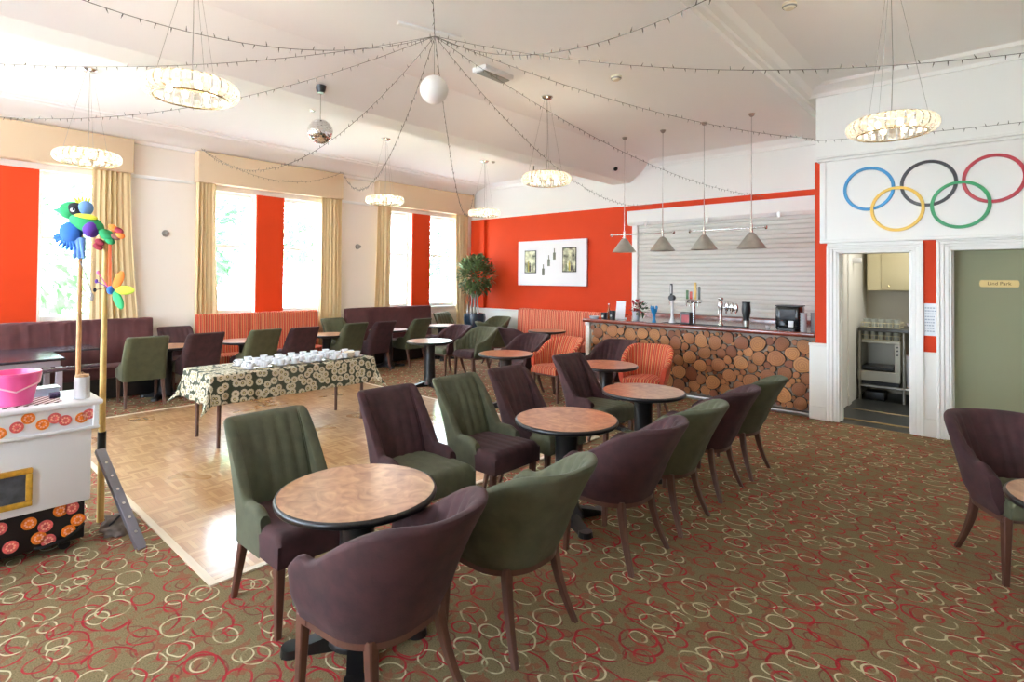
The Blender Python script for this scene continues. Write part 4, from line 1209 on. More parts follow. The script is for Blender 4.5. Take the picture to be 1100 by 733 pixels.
# paper globe
t = thing('globe_lantern', 'white paper globe lantern hanging from the string light hub', 'lantern', (-3.841, 3.218, 3.41))
bm = bmesh.new(); ellipsoid(bm, (0, 0, 0), (.128, .128, .128), seg=32); finish(bm, 'paper_shade', mat('white_paper', (244, 243, 238), .8), t, 60)
bm = bmesh.new(); cone(bm, (0, 0, .12), (0, 0, .50), .003, .003, 6); finish(bm, 'cord', m_steel, t)
# hub board on ceiling
t = thing('ceiling_bracket', 'white crossbar on the ceiling where the string lights meet', 'bracket', (-3.86, 3.18, CZ - .02))
bm = bmesh.new(); box(bm, -.30, .30, -.03, .03, -.0, .02, .004, 1, Matrix.Rotation(R_(72), 4, 'Z')); finish(bm, 'bracket_bar', m_white, t)
t = thing('ceiling_unit', 'white boxed ceiling unit with dark grille right of the light hub', 'ceiling unit', (-4.12, 4.28, CZ - .05), R_(90))
bm = bmesh.new(); box(bm, -.22, .22, -.10, .10, 0, .05, .008, 2); finish(bm, 'housing', m_white, t)
bm = bmesh.new(); box(bm, -.20, .20, -.06, .06, -.012, .002, .003, 1); finish(bm, 'grille', mat('grey_grille', (140, 138, 130), .6), t)
for x, y, z, lab in ((-3.18, 5.26, CZ, 'white smoke detector on the middle ceiling'), (-1.38, 5.15, CR, 'small cream detector with slots on the right ceiling bay'), (-5.25, 3.9, 3.58, 'smoke detector under the beam far from view')):
    if z == 3.58: continue
    t = thing('smoke_detector', lab, 'smoke detector', (x, y, z)); bm = bmesh.new(); lathe(bm, [(.0005, -.05), (.035, -.048), (.05, -.03), (.06, -.02), (.06, 0)], 24); finish(bm, 'housing', mat('cream_plastic', (226, 214, 186), .4), t)
    bm = bmesh.new(); lathe(bm, [(.052, -.035), (.060, -.024), (.052, -.022)], 24, cap=False); finish(bm, 'vent_slots', mat('grey_grille'), t)
for x, y, lab in ((-6.90, 3.68, 'small ceiling sensor left of the mirror ball'), (-7.47, 5.27, 'small ceiling sensor above the far chandelier'), (-7.3, 7.6, 'small ceiling sensor nearest the far corner')):
    t = thing('ceiling_sensor', lab, 'sensor', (x, y, CZ)); bm = bmesh.new(); lathe(bm, [(.0005, -.03), (.03, -.025), (.04, 0)], 16); finish(bm, 'dome', m_steel, t)
t = thing('spotlight', 'black spotlight below the far chandelier', 'spotlight', (-6.62, 8.0, CZ)); bm = bmesh.new()
cone(bm, (0, 0, -.30), (0, 0, 0), .012, .012, 8); finish(bm, 'stem', m_black, t); bm = bmesh.new(); cone(bm, (.0, 0, -.42), (0, 0, -.30), .06, .05, 16); finish(bm, 'lamp_head', m_black, t)
t = thing('camera_dome', 'black dome camera at the end of the beam above the bar', 'camera', (-5.22, 8.6, 3.70)); bm = bmesh.new(); ellipsoid(bm, (.02, 0, 0), (.04, .04, .04)); finish(bm, 'lens_dome', m_black, t)
bm = bmesh.new(); cone(bm, (-.08, 0, .02), (.0, 0, 0), .05, .05, 16); finish(bm, 'mount', m_white, t)

# ------------------------------------------------------------------ string lights
m_wire = mat('dark_green_wire', (92, 88, 78), .6)
m_mini = mat('clear_mini_bulb', (120, 116, 100), .3)
def strand(p0, p1, sag, label, seed):
    rn = random.Random(seed); p0 = Vector(p0); p1 = Vector(p1); L = (p1 - p0).length; n = 40; pts = []
    for i in range(n + 1):
        s = i / n; p = p0.lerp(p1, s); p.z -= 4 * sag * s * (1 - s); pts.append(p)
    t = thing('string_light', label, 'string lights', p0, 0, 'string lights radiating from the ceiling hub')
    bm = bmesh.new(); tube(bm, [p - p0 for p in pts], .0024, 5); finish(bm, 'wire', m_wire, t)
    nb = min(100, int(L / .085)); bm = bmesh.new()
    for k in range(nb):
        s = (k + .5) / nb; p = p0.lerp(p1, s); p.z -= 4 * sag * s * (1 - s); p -= p0
        d = Vector((rn.uniform(-.4, .4), rn.uniform(-.4, .4), rn.choice((-1, -1, .8)))).normalized()
        cone(bm, p, p + d * .018, .0032, .0036, 5); cone(bm, p + d * .018, p + d * .034, .0026, .001, 5)
    o = finish(bm, 'bulbs', m_wire, t, 30); o['kind'] = 'stuff'
HUB = (-3.84, 3.22, 3.90)
for k, (e, sag, lab) in enumerate((
    ((-4.05, -1.2, 3.9), .62, 'string light sweeping from the hub over the top left of the photo'),
    ((.5, -.6, 3.9), .06, 'string light leaving the hub straight towards the viewer'),
    ((1.5, 2.2, 4.05), .86, 'string light rising from the hub to the top right of the photo'),
    ((3.5, 6.8, 4.05), .70, 'long string light from the hub across to the right side under the cornice'),
    ((-1.72, 7.48, 3.45), .17, 'string light from the hub to the top left corner of the ring panel'),
    ((-2.9, 9.40, 3.08), .30, 'string light from the hub past the beam end to the stripe above the shutter'),
    ((-4.9, 9.40, 3.12), .50, 'string light from the hub to the orange wall beside the shutter'),
    ((-9.58, 9.30, 3.76), 1.0, 'string light dropping behind the globe to the far pelmet corner'),
    ((-9.58, 5.75, 3.75), .78, 'string light from the hub to the right corner of the middle pelmet'),
    ((-9.58, 3.22, 3.75), .72, 'string light passing the mirror ball to the left corner of the middle pelmet'),
    ((-8.5, -1.5, 3.90), .38, 'string light from the hub behind the large left chandelier to the left edge'),
    ((-9.58, -.4, 3.75), .52, 'string light from the hub along the near pelmet'))):
    strand(HUB, e, sag, lab, k)
strand((-1.72, 7.46, 3.42), (3.2, 7.46, 3.42), .12, 'string light draped along the top of the ring panel', 20)
strand((-9.59, 3.22, 3.75), (-9.59, 5.75, 3.75), .34, 'string light looped across the middle pelmet', 21)

# ================================================================== ON THE DOOR WALL
def ring(x, z, c, nm, front, lab):
    bm = bmesh.new(); R0, R1 = .222, .257; n = 72; y0 = DY - .05; d = .018 + front * .004
    lathe(bm, [(R0, 0), (R0 + .003, d), (R1 - .003, d), (R1, 0)], n)
    for v in bm.verts: v.co = Vector((v.co.x, -v.co.z, v.co.y))
    for f in [f for f in bm.faces if len(f.verts) > 4]: bm.faces.remove(f)
    bmesh.ops.recalc_face_normals(bm, faces=bm.faces)
    o = finish(bm, 'wall_ring', mat(nm, c, .4), None, 40, (x, y0, z)); tag(o, lab, 'ring', 'five interlocked rings on the white panel')
ring(-1.168, 2.787, (40, 140, 196), 'ring_blue', 0, 'blue ring at the upper left of the white panel')
ring(-.610, 2.790, (34, 30, 34), 'ring_black', 0, 'black ring, middle of the upper three')
ring(-.068, 2.782, (170, 34, 48), 'ring_red', 0, 'red ring at the upper right, touching the photo edge')
ring(-.894, 2.530, (232, 190, 70), 'ring_yellow', 1, 'yellow ring, lower left of the two lower ones')
ring(-.338, 2.532, (30, 146, 84), 'ring_green', 1, 'green ring, lower right of the two lower ones')
# notice between the doors
t = thing('paper_notice', 'white printed notice on the orange strip between the doorways', 'notice', (-.597, DY - .013, 1.29))
bm = bmesh.new(); box(bm, -.058, .055, -.004, 0, -.18, .175); finish(bm, 'sheet', mat('laminated_paper', (222, 224, 228), .25), t, 0)
bm = bmesh.new(); rn = random.Random(5)
for r_ in range(9):
    x = -.048
    while x < .035:
        w = rn.uniform(.008, .02); box(bm, x, x + w, -.0052, -.0035, .12 - r_ * .032, .132 - r_ * .032); x += w + .006
finish(bm, 'print', mat('faded_print', (150, 160, 176), .6), t, 0)
# plaque on the olive wall
t = thing('door_plaque', 'gold plaque with dark lettering on the olive wall', 'sign', (-.03, DY + .165, 1.69))
bm = bmesh.new(); prism(bm, [(-.155, -.028), (-.145, -.036), (.145, -.036), (.155, -.028), (.16, 0), (.155, .028), (.145, .036), (-.145, .036), (-.155, .028), (-.16, 0)], 'y', -.008, .0)
finish(bm, 'plate', mat('gold_plate', (196, 170, 110), .4, .3), t, 0)
fc = bpy.data.curves.new('lettering', 'FONT'); fc.body = 'Lind Park'; fc.size = .05; fc.align_x = 'CENTER'; fc.align_y = 'CENTER'; fc.extrude = .0012
tmp = bpy.data.objects.new('tmp', fc); COL.objects.link(tmp); bpy.context.view_layer.update()
me = bpy.data.meshes.new_from_object(tmp); bpy.data.objects.remove(tmp)
me.name = 'lettering'; o = bpy.data.objects.new('lettering', me); COL.objects.link(o); o.parent = t; o.rotation_euler = (R_(90), 0, 0); o.location = (0, -.009, 0); me.materials.clear(); me.materials.append(mat('dark_brown_ink', (70, 50, 20), .6))

# picture on the back wall
t = thing('wall_canvas', 'wide white canvas with two small framed collages on the orange wall', 'picture', (-7.26, YB - .012, 2.05))
bm = bmesh.new(); box(bm, -.93, .93, -.07, -.03, -.49, .49, .006, 1); box(bm, -.8, .8, -.03, 0, -.4, .4); finish(bm, 'canvas', mat('white_canvas', (240, 240, 244), .6), t)
rn = random.Random(9)
def collage(x, z, w, h, pal, nm):
    bm = bmesh.new(); box(bm, x - w, x + w, -.082, -.07, z - h, z + h, .002, 1); o = finish(bm, 'frame', m_blackp, t)
    bm = bmesh.new(); box(bm, x - w + .02, x + w - .02, -.085, -.081, z - h + .02, z + h - .02); finish(bm, nm, mat(nm, pal, .6, noise=.9, nscale=9), o, 0)
    for i, c in enumerate(((70, 60, 60), (190, 170, 80), (120, 128, 96))):
        bm = bmesh.new(); cx = x + rn.uniform(-.6, .6) * (w - .05); hh = rn.uniform(.10, .2); box(bm, cx - .022, cx + .022, -.088, -.084, z - h + .03, z - h + .03 + hh, .004, 1)
        box(bm, cx - .008, cx + .008, -.088, -.084, z - h + .03 + hh, z - h + .09 + hh); finish(bm, 'printed_bottle', mat('print_tone_%d' % i if False else ['dark', 'ochre', 'sage'][i] + '_print', c, .6), o, 0)
collage(-.56, .03, .165, .25, (200, 206, 160), 'left_collage_print')
collage(.50, .06, .18, .26, (196, 190, 160), 'right_collage_print')
for x, z, c in ((-.20, -.16, (120, 124, 110)), (-.05, .04, (170, 140, 100)), (.10, .18, (110, 110, 112))):
    bm = bmesh.new(); box(bm, x - .035, x + .035, -.073, -.069, z - .11, z + .04, .003, 1); box(bm, x - .012, x + .012, -.073, -.069, z + .04, z + .13, .003, 1); finish(bm, 'printed_bottle', mat('bottle_print_%d' % c[0] if False else 'faded_bottle_print', c, .7), t, 0)

# potted fig tree in the corner
t = thing('potted_fig', 'leafy potted fig tree in the corner by the far curtain', 'plant', (-9.06, 8.86, 0))
bm = bmesh.new(); lathe(bm, [(.14, 0), (.19, .30), (.20, .34), (.185, .34), (.0005, .30)], 24); finish(bm, 'pot', mat('dark_slate_pot', (42, 50, 58), .3), t)
bm = bmesh.new(); box(bm, -.26, .26, -.26, .26, .34, .75, .02, 2) if False else lathe(bm, [(.0005, .30), (.19, .34), (.22, .55), (.26, .80), (.24, .90), (.10, .92), (.0005, .92)], 24); finish(bm, 'glazed_planter', mat('dark_blue_planter', (34, 46, 58), .25), t)
bm = bmesh.new()
for k in range(6):
    a = k * 1.05; tube(bm, [(.09 * cos(a), .09 * sin(a), .88), (.07 * cos(a + .4), .07 * sin(a + .4), 1.25), (.14 * cos(a + .8), .14 * sin(a + .8), 1.7)], [.022, .016, .008], 8)
finish(bm, 'stems', mat('pale_bark', (150, 140, 130), .5), t)
bm = leaves(1500, (0.03, .0, 1.78), .43, .10, 6, zs=1.05); finish(bm, 'foliage', mat('fig_leaf', (90, 110, 66), .45, noise=.45, nscale=5), t, 0)
for v in bpy.data.objects['potted_fig'].children: pass
for q_ in (.16, -.18):
    bm = bmesh.new(); cone(bm, (q_, -.05, .89), (q_, -.05, 1.10), .02, .006, 10); finish(bm, 'planter_spike', m_cup, t)

# ================================================================== KITCHEN FITTINGS
KX0, KX1 = -1.57, -.60
t = thing('kitchen_counter', 'dark kitchen worktop on steel legs seen through the doorway', 'counter', (-1.1, 9.6, 0))
bm = bmesh.new(); box(bm, KX0 + 1.1, KX1 + 1.1, -.30, .50, .99, 1.04, .006, 1); finish(bm, 'worktop', mat('dark_worktop', (58, 58, 54), .3), t)
bm = bmesh.new(); box(bm, KX0 + 1.1, KX1 + 1.1, -.28, .48, .19, .22, .004, 1); finish(bm, 'lower_shelf', m_steel, t)
for xx in (KX0 + 1.12, -1.03 + 1.1, KX1 + 1.07):
    for yy_ in (-.27, .46):
        bm = bmesh.new(); cone(bm, (xx, yy_, 0), (xx, yy_, .99), .018, .018, 10); finish(bm, 'leg', m_steel, t)
t = thing('dishwasher', 'open grey glass washer under the kitchen worktop', 'dishwasher', (-1.34, 9.6, .2215))
mg = mat('grey_appliance', (166, 164, 152), .35, .4)
bm = bmesh.new(); box(bm, -.24, .27, -.26, .30, .60, .64, .004, 1); box(bm, -.24, -.20, -.26, .30, .06, .60, .004, 1); box(bm, .20, .27, -.26, .30, .06, .60, .004, 1); box(bm, -.20, .20, .26, .30, .06, .60); box(bm, -.24, .27, -.28, .30, .06, .20, .004, 1); finish(bm, 'housing', mg, t)
bm = bmesh.new(); box(bm, -.19, .19, -.27, .1, .22, .27, .006, 1); finish(bm, 'door_edge', m_blackp, t)
bm = bmesh.new(); box(bm, -.22, .25, -.22, .28, 0, .06, .004, 1); finish(bm, 'plinth', m_blackp, t)
for z in (.45, .51, .56):
    bm = bmesh.new(); cone(bm, (.235, -.275, z), (.235, -.26, z), .012, .012, 10); finish(bm, 'button', m_blackp, t)
def rack(z, lab, n=5):
    t = thing('glass_rack', lab, 'rack', (-1.30, 9.55, z)); bm = bmesh.new()
    for zz in (.008, .07):
        for a, b, c, d in ((-.24, .22, -.2, -.2), (-.24, .22, .2, .2), (-.24, -.24, -.2, .2), (.22, .22, -.2, .2)): cone(bm, (a, c, zz), (b, d, zz), .006, .006, 6)
    for k in range(12):
        x = -.24 + .46 * k / 11; cone(bm, (x, -.2, .0), (x, -.2, .07), .003, .003, 5); cone(bm, (x, .2, 0), (x, .2, .07), .003, .003, 5)
    finish(bm, 'wire_frame', mat('cream_wire', (206, 200, 170), .4), t)
    return t
rack(1.041, 'cream wire rack of glasses on the kitchen worktop'); rack(.863, 'wire rack of glasses on top of the glass washer')
gm = None
for z in (1.05, .872):
    for i in range(5):
        for j in range(2):
            bm = None
            if gm is None:
                bm = bmesh.new(); lathe(bm, [(.028, 0), (.036, .11), (.033, .11), (.025, .008), (.0005, .008)], 14)
                gm = tag(finish(bm, 'drinking_glass', mat('grey_glassware', (170, 176, 170), .12), None, 50), 'clear glass standing in a wire rack in the kitchen', 'glass', 'glasses in the kitchen racks'); o = gm
            else: o = gm.copy(); COL.objects.link(o)
            o['label'] = 'clear glass, %s from the left in the %s row of the %s kitchen rack' % (ORD[i], ('front', 'back')[j], 'worktop' if z > 1 else 'lower'); o.location = (-1.49 + i * .09, 9.42 + j * .13, z)
t = thing('kitchen_tap', 'curved chrome tap over the kitchen worktop', 'tap', (-.98, 9.85, 1.0405))
bm = bmesh.new(); tube(bm, [(0, 0, 0), (0, 0, .18), (.0, -.03, .27), (.05, -.10, .30), (.10, -.16, .24)], .012, 10); finish(bm, 'spout', m_chrome, t)
bm = bmesh.new(); cone(bm, (-.05, 0, .0), (-.05, 0, .05), .02, .02, 10); cone(bm, (.06, 0, 0), (.06, 0, .05), .02, .02, 10); cone(bm, (-.09, 0, .05), (-.02, 0, .055), .008, .008, 8); finish(bm, 'handle', m_chrome, t)
t = thing('wall_cabinet', 'cream kitchen wall cabinet seen through the doorway', 'cabinet', (-1.05, 9.95, 1.57))
mc = mat('cream_cabinet', (198, 188, 152), .5)
bm = bmesh.new(); box(bm, -.48, .5, -.19, .19, 0, .95, .004, 1); finish(bm, 'carcass', mc, t)
for a, b in ((-.30, .10), (.11, .5)):
    bm = bmesh.new(); box(bm, a, b, -.215, -.192, .01, .94, .006, 2); d = finish(bm, 'door', mc, t)
    bm = bmesh.new(); cone(bm, (a + .10 if a < 0 else b - .1, -.235, .07), (a + .10 if a < 0 else b - .1, -.215, .07), .012, .012, 10); finish(bm, 'knob', m_brass, d)
t = thing('waste_bin', 'white bin standing beside the glass washer in the kitchen', 'bin', (-.93, 9.45, .2215)); bm = bmesh.new(); lathe(bm, [(.08, 0), (.11, .45), (.10, .45), (.075, .01), (.0005, .01)], 20); finish(bm, 'bin_body', mat('white_bin_plastic', (222, 222, 226), .4), t)
t = thing('storage_crate', 'dark crate on the kitchen floor under the shelf', 'crate', (-1.38, 9.5, 0)); bm = bmesh.new(); box(bm, -.12, .12, -.12, .12, 0, .12, .01, 2); finish(bm, 'crate_body', m_blackp, t)
t = thing('alarm_sensor', 'small white sensor on the kitchen wall', 'sensor', (-1.53, 9.1, 2.0)); bm = bmesh.new(); box(bm, -.07, .04, -.03, .03, -.04, .04, .01, 2); finish(bm, 'sensor_body', m_cup, t)

# ================================================================== THE CART AT THE LEFT
cx0, cx1, cy0, cy1 = -4.66, -4.20, -.55, .85
t = thing('display_cart', 'white display cart with citrus slice stickers and a black base at the left edge', 'cart', (-4.472, .16, 0), R_(0))
ox, oy = -4.43, .15
m_blackcart = mat('black_cart_panel', (16, 16, 22), .35)
bm = bmesh.new(); box(bm, cx0 + .03 - ox, cx1 - .06 - ox, cy0 + .05 - oy, cy1 - .05 - oy, .06, .34, .008, 2); finish(bm, 'base', m_blackcart, t)
bm = bmesh.new(); box(bm, cx0 + .01 - ox, cx1 - .02 - ox, cy0 + .02 - oy, cy1 - .03 - oy, .30, .76, .006, 2); finish(bm, 'body', m_cart_white, t)
bm = bmesh.new(); box(bm, cx0 + .01 - ox, cx1 - .005 - ox, cy0 + .02 - oy, cy1 - .01 - oy, .76, .895, .006, 2); box(bm, cx0 - ox, cx1 + .012 - ox, cy0 - oy, cy1 + .005 - oy, .745, .765, .006, 2)
box(bm, cx1 - .012 - ox, cx1 + .012 - ox, cy1 - .03 - oy, cy1 + .0 - oy, .76, .895, .004, 1); finish(bm, 'frieze', m_cart_white, t)
bm = bmesh.new(); box(bm, cx0 - .02 - ox, cx1 + .02 - ox, cy0 - .02 - oy, cy1 + .02 - oy, .893, .925, .012, 3); finish(bm, 'tabletop', m_cart_white, t)
bm = bmesh.new(); uvl = bm.loops.layers.uv.new('UVMap'); box(bm, cx0 + .06 - ox, cx1 - .05 - ox, cy0 + .04 - oy, cy1 - .17 - oy, .9245, .929)
for f in bm.faces:
    for lp in f.loops: lp[uvl].uv = (lp.vert.co.y * .75 + lp.vert.co.x * .6, 0)
finish(bm, 'striped_shelf_liner', m_cartstripe, t, 0)
m_or = mat('orange_citrus_print', (240, 120, 20), .5, noise=.35, nscale=60); m_gf = mat('grapefruit_print', (214, 92, 92), .5, noise=.3, nscale=60); m_rim = mat('citrus_rind', (244, 176, 150), .5)
def sticker(y, z, x, mt, r=.032):
    bm = bmesh.new(); cone(bm, (x - ox, y - oy, z), (x + .003 - ox, y - oy, z), r, r, 24)
    for k in range(8):
        a = 2 * pi * k / 8 + .2; c = Vector((x + .0035 - ox, y - oy + cos(a) * r * .5, z + sin(a) * r * .5)); cone(bm, c, c + Vector((.001, 0, 0)), r * .17, r * .17, 6, mi=1)
    finish(bm, 'fruit_sticker', [mt, m_rim], t, 0)
for y, z, mt in ((.39, .80, m_or), (.465, .82, m_gf), (.515, .862, m_or), (.58, .815, m_or), (.635, .842, m_gf), (.685, .82, m_gf), (.765, .822, m_or), (.80, .838, m_gf), (.25, .84, m_gf), (.08, .82, m_or), (-.12, .84, m_gf), (-.3, .82, m_or)): sticker(y, z, cx1 - .003, mt)
for y, z, mt in ((.405, .24, m_gf), (.535, .23, m_or), (.61, .19, m_gf), (.58, .13, m_or), (.625, .10, m_gf), (.455, .12, m_gf), (.72, .125, m_or), (.68, .262, m_or), (.735, .262, m_gf), (.765, .18, m_or), (.25, .2, m_or), (.1, .14, m_gf), (-.1, .2, m_or), (-.3, .14, m_gf)): sticker(y, z, cx1 - .058, mt, .036)
# gold framed slate on the body
bm = bmesh.new()
for a, b, c, d in ((.10, .54, .35, .382), (.10, .54, .54, .572), (.10, .13, .382, .54), (.51, .54, .382, .54)): box(bm, cx1 - .02 - ox, cx1 + .005 - ox, a - oy, b - oy, c, d, .006, 2)
fr_ = finish(bm, 'gilt_frame', mat('gilt_wood', (196, 150, 50), .4, .2, noise=.2, nscale=40), t)
bm = bmesh.new(); box(bm, cx1 - .019 - ox, cx1 - .010 - ox, -.0 + .13 - oy, .51 - oy, .382, .54); finish(bm, 'slate', mat('dark_slate', (66, 68, 74), .5, noise=.5, nscale=18), fr_, 0)
# castors
for a, b in ((cx0 + .08, cy0 + .12), (cx0 + .08, cy1 - .14), (cx1 - .12, cy0 + .12), (cx1 - .12, cy1 - .14)):
    bm = bmesh.new(); cone(bm, (a - .015 - ox, b - oy, .031), (a + .015 - ox, b - oy, .031), .03, .03, 16); box(bm, a - .02 - ox, a + .02 - ox, b - .02 - oy, b + .02 - oy, .04, .065, .003, 1); finish(bm, 'castor', m_blackp, t)
bm = bmesh.new(); tube(bm, [(cx1 - .10 - ox, .50 - oy, .07), (cx1 - .048 - ox, .60 - oy, .07), (cx1 - .046 - ox, .70 - oy, .085), (cx1 - .05 - ox, .77 - oy, .12), (cx1 - .06 - ox, .795 - oy, .15)], .010, 8); finish(bm, 'bumper_rail', m_blackp, t)
bm = bmesh.new(); tube(bm, [(cx0 - .02 - ox, -.4 - oy, .915), (cx0 - .14 - ox, -.2 - oy, .99), (cx0 - .18 - ox, .2 - oy, 1.01), (cx0 - .16 - ox, .5 - oy, 1.03), (cx0 - .10 - ox, .78 - oy, 1.06), (cx0 - .04 - ox, .96 - oy, 1.07)], .014, 10)
tube(bm, [(cx0 - .16 - ox, .5 - oy, 1.03), (cx0 + .02 - ox, .5 - oy, .90)], .01, 8); finish(bm, 'push_handle', mat('dark_bent_wood', (64, 40, 46), .25), t)
# things on the cart
CTZ = .9255
t = thing('bucket', 'pink plastic bucket on the white cart', 'bucket', (-4.40, .47, CTZ + .004))
m_pink = mat('pink_plastic', (240, 96, 160), .3, spec=.6)
bm = bmesh.new(); lathe(bm, [(.085, 0), (.092, .004), (.118, .13), (.124, .178), (.134, .18), (.134, .192), (.120, .192), (.088, .008), (.0005, .008)], 32); finish(bm, 'pail', m_pink, t)
bm = bmesh.new(); tube(bm, [(.0, .13 , .17), (.09, .11, .13), (.145, .0, .09), (.09, -.11, .13), (0, -.13, .17)], .005, 8); finish(bm, 'handle', mat('pale_pink_plastic', (250, 190, 205), .3), t)
t = thing('candle_pot', 'white cylindrical pot with a tan lid on the cart corner', 'pot', (-4.34, .79, CTZ))
bm = bmesh.new(); lathe(bm, [(.040, 0), (.042, .004), (.040, .135), (.0005, .135)], 24); finish(bm, 'pot_body', m_cup, t); bm = bmesh.new(); lathe(bm, [(.036, .135), (.036, .148), (.0005, .15)], 24); finish(bm, 'lid', mat('cork', (176, 140, 100), .7), t)
bm = bmesh.new(); tube(bm, [(.0, -.012, .148), (0, 0, .165), (0, .014, .15)], .004, 6); finish(bm, 'lid_loop', mat('cork'), t)
t = thing('paper_roll', 'small dark patterned roll lying on the striped liner', 'roll', (-4.43, .67, CTZ + .004)); bm = bmesh.new(); cone(bm, (0, -.025, .02), (0, .025, .02), .02, .02, 20); finish(bm, 'roll_body', mat('dark_pattern_print', (70, 50, 90), .5, noise=.8, nscale=90), t); bm = bmesh.new(); cone(bm, (0, .025, .02), (0, .027, .02), .012, .012, 12); finish(bm, 'core', m_cup, t)
t = thing('plastic_tub', 'pale blue plastic tub at the back of the cart', 'tub', (-4.595, .62, CTZ)); bm = bmesh.new()
for a, b, c, d in ((-.05, .05, -.09, -.084), (-.05, .05, .084, .09), (-.05, -.044, -.084, .084), (.044, .05, -.084, .084)): box(bm, a, b, c, d, .004, .05, .001, 1)
box(bm, -.05, .05, -.09, .09, 0, .004); finish(bm, 'tub_walls', mat('pale_blue_plastic', (176, 200, 216), .3), t)
bm = bmesh.new(); box(bm, -.055, .055, -.095, .095, .05, .056, .002, 1); finish(bm, 'lid', mat('clear_lid_grey', (200, 206, 214), .2), t)
t = thing('dark_bottle', 'dark small bottle beside the bucket at the left edge', 'bottle', (-4.36, .16, CTZ + .004)); bm = bmesh.new(); lathe(bm, [(.02, 0), (.02, .04), (.01, .05), (.01, .065)], 14); finish(bm, 'bottle_body', mat('navy_tumbler'), t)

# metal strut leaning on the cart
t = thing('metal_strut', 'perforated grey metal strut leaning against the white cart', 'metal strut', (-3.98, 1.04, 0))
a = Vector((0, 0, .012)); b = Vector((-.60, -.10, .52)); q = (b - a).to_track_quat('Z', 'Y').to_matrix().to_4x4(); Lm = (b - a).length
bm = bmesh.new(); Mx = Matrix.Translation(a) @ q
box(bm, -.024, .024, -.006, .006, 0, Lm, .002, 1, Mx); box(bm, -.028, -.020, -.025, .006, 0.02, Lm, .001, 1, Mx); box(bm, .020, .028, -.025, .006, .02, Lm, .001, 1, Mx); finish(bm, 'channel', mat('grey_metal_channel', (128, 126, 136), .35, .7), t)
for k in range(6):
    bm = bmesh.new(); z = .12 + k * .11; vs = cone(bm, (0, -.009, z), (0, .009, z), .009, .009, 10); bmesh.ops.transform(bm, matrix=Mx, verts=vs); finish(bm, 'bolt', m_chrome, t)
bm = bmesh.new(); tube(bm, [Mx @ Vector((0, -.01, .22)), Vector((-.30, -.02, .17)), Vector((-.40, -.08, .06)), Vector((-.52, -.10, .02))], .008, 8); finish(bm, 'cable', m_blackp, t)
# grey cloth heap under the cart corner
t = thing('cloth_heap', 'crumpled grey cloth on the carpet beside the cart base', 'cloth', (-4.42, 1.02, 0)); bm = bmesh.new()
bmesh.ops.create_icosphere(bm, subdivisions=4, radius=1); rn = random.Random(3)
from mathutils import noise as mnoise
for v in bm.verts:
    n_ = mnoise.noise(v.co * 3.0) * .35; v.co *= (1 + n_); v.co = Vector((v.co.x * .13, v.co.y * .10, max(0, v.co.z * .07 + .02)))
finish(bm, 'folds', mat('grey_taupe_cloth', (112, 98, 90), .9), t, 60)

# poles with the parrot and the flower pinwheel
m_pole = mat('wooden_pole', (190, 142, 92), .5, noise=.15, nscale=20); m_pole2 = mat('yellow_wood_pole', (206, 172, 100), .5, noise=.1, nscale=20)
PX, PY = -4.765, .845
t = thing('parrot_puppet', 'colourful stuffed parrot puppet on a wooden pole behind the cart', 'puppet', (PX, PY, 0))
bm = bmesh.new(); cone(bm, (0, 0, 0), (0, 0.0, 2.02), .016, .013, 14); finish(bm, 'pole', m_pole, t)
c_b = mat('felt_blue', (50, 110, 190), .85); c_g = mat('felt_green', (40, 150, 90), .85); c_p = mat('felt_purple', (90, 50, 150), .85); c_k = mat('felt_black', (24, 22, 28), .85)
c_w = mat('felt_white', (240, 240, 240), .85); c_y = mat('felt_yellow', (222, 220, 70), .85); c_r = mat('felt_red', (140, 34, 50), .85); c_o = mat('felt_orange', (240, 130, 50), .85); c_lb = mat('felt_light_blue', (110, 150, 210), .85)
# screen-right is direction (.745,.667); define the puppet in that side plane (s) and up (z)
sv = Vector((.745, .667, 0)); dv_ = Vector((.98, -.17, 0)).normalized()
def PP(s, z, d=0): return sv * s + Vector((0, 0, z)) + dv_ * d
Q = Matrix((sv, Vector((-sv.y, sv.x, 0)), Vector((0, 0, 1)))).transposed()
def blob(nm, mt, s, z, d, rs, rd, rz, tilt=0, par=None):
    bm = bmesh.new(); ellipsoid(bm, PP(s, z, d), (rs, rd, rz), Q @ Matrix.Rotation(R_(tilt), 3, 'Y'), 18); return finish(bm, nm, mt, par or t, 60)
body = blob('body', c_g, .04, 2.06, 0, .12, .07, .06, 22)
head = blob('head', c_g, -.07, 2.15, 0, .072, .06, .062)
bm = bmesh.new(); cone(bm, PP(-.12, 2.15), PP(-.19, 2.155), .035, .003, 12); finish(bm, 'beak', c_g, t)
blob('face_patch', c_k, -.035, 2.155, .035, .062, .035, .045, 15, head); blob('eye', c_w, -.055, 2.15, .068, .024, .01, .018, 0, head); blob('pupil', c_k, -.055, 2.15, .077, .009, .005, .009, 0, head)
blob('cheek', c_lb, .03, 2.165, .02, .045, .045, .05, 0, head)
for k in range(5):
    a = -.02 + k * .02; bm = bmesh.new(); cone(bm, PP(-.02 + k * .014, 2.195), PP(-.055 + k * .03, 2.245), .012, .002, 8); finish(bm, 'crest_feather', c_y, t)
blob('collar', c_y, .03, 2.105, .03, .08, .04, .022, 8, body); blob('chest', c_p, .07, 2.02, .03, .05, .05, .06, 0, body)
blob('wing', c_b, -.07, 2.00, .03, .075, .05, .07, 20)
for k in range(9):
    a = -110 + k * 16; ln = .10; c = PP(-.07, 1.99, .035); e = c + sv * (ln * sin(R_(a)) * 1.15) + Vector((0, 0, -ln * abs(cos(R_(a))) * 1.1 - .01))
    bm = bmesh.new(); cone(bm, c, e, .018, .007, 8); finish(bm, 'wing_feather', c_b, t)
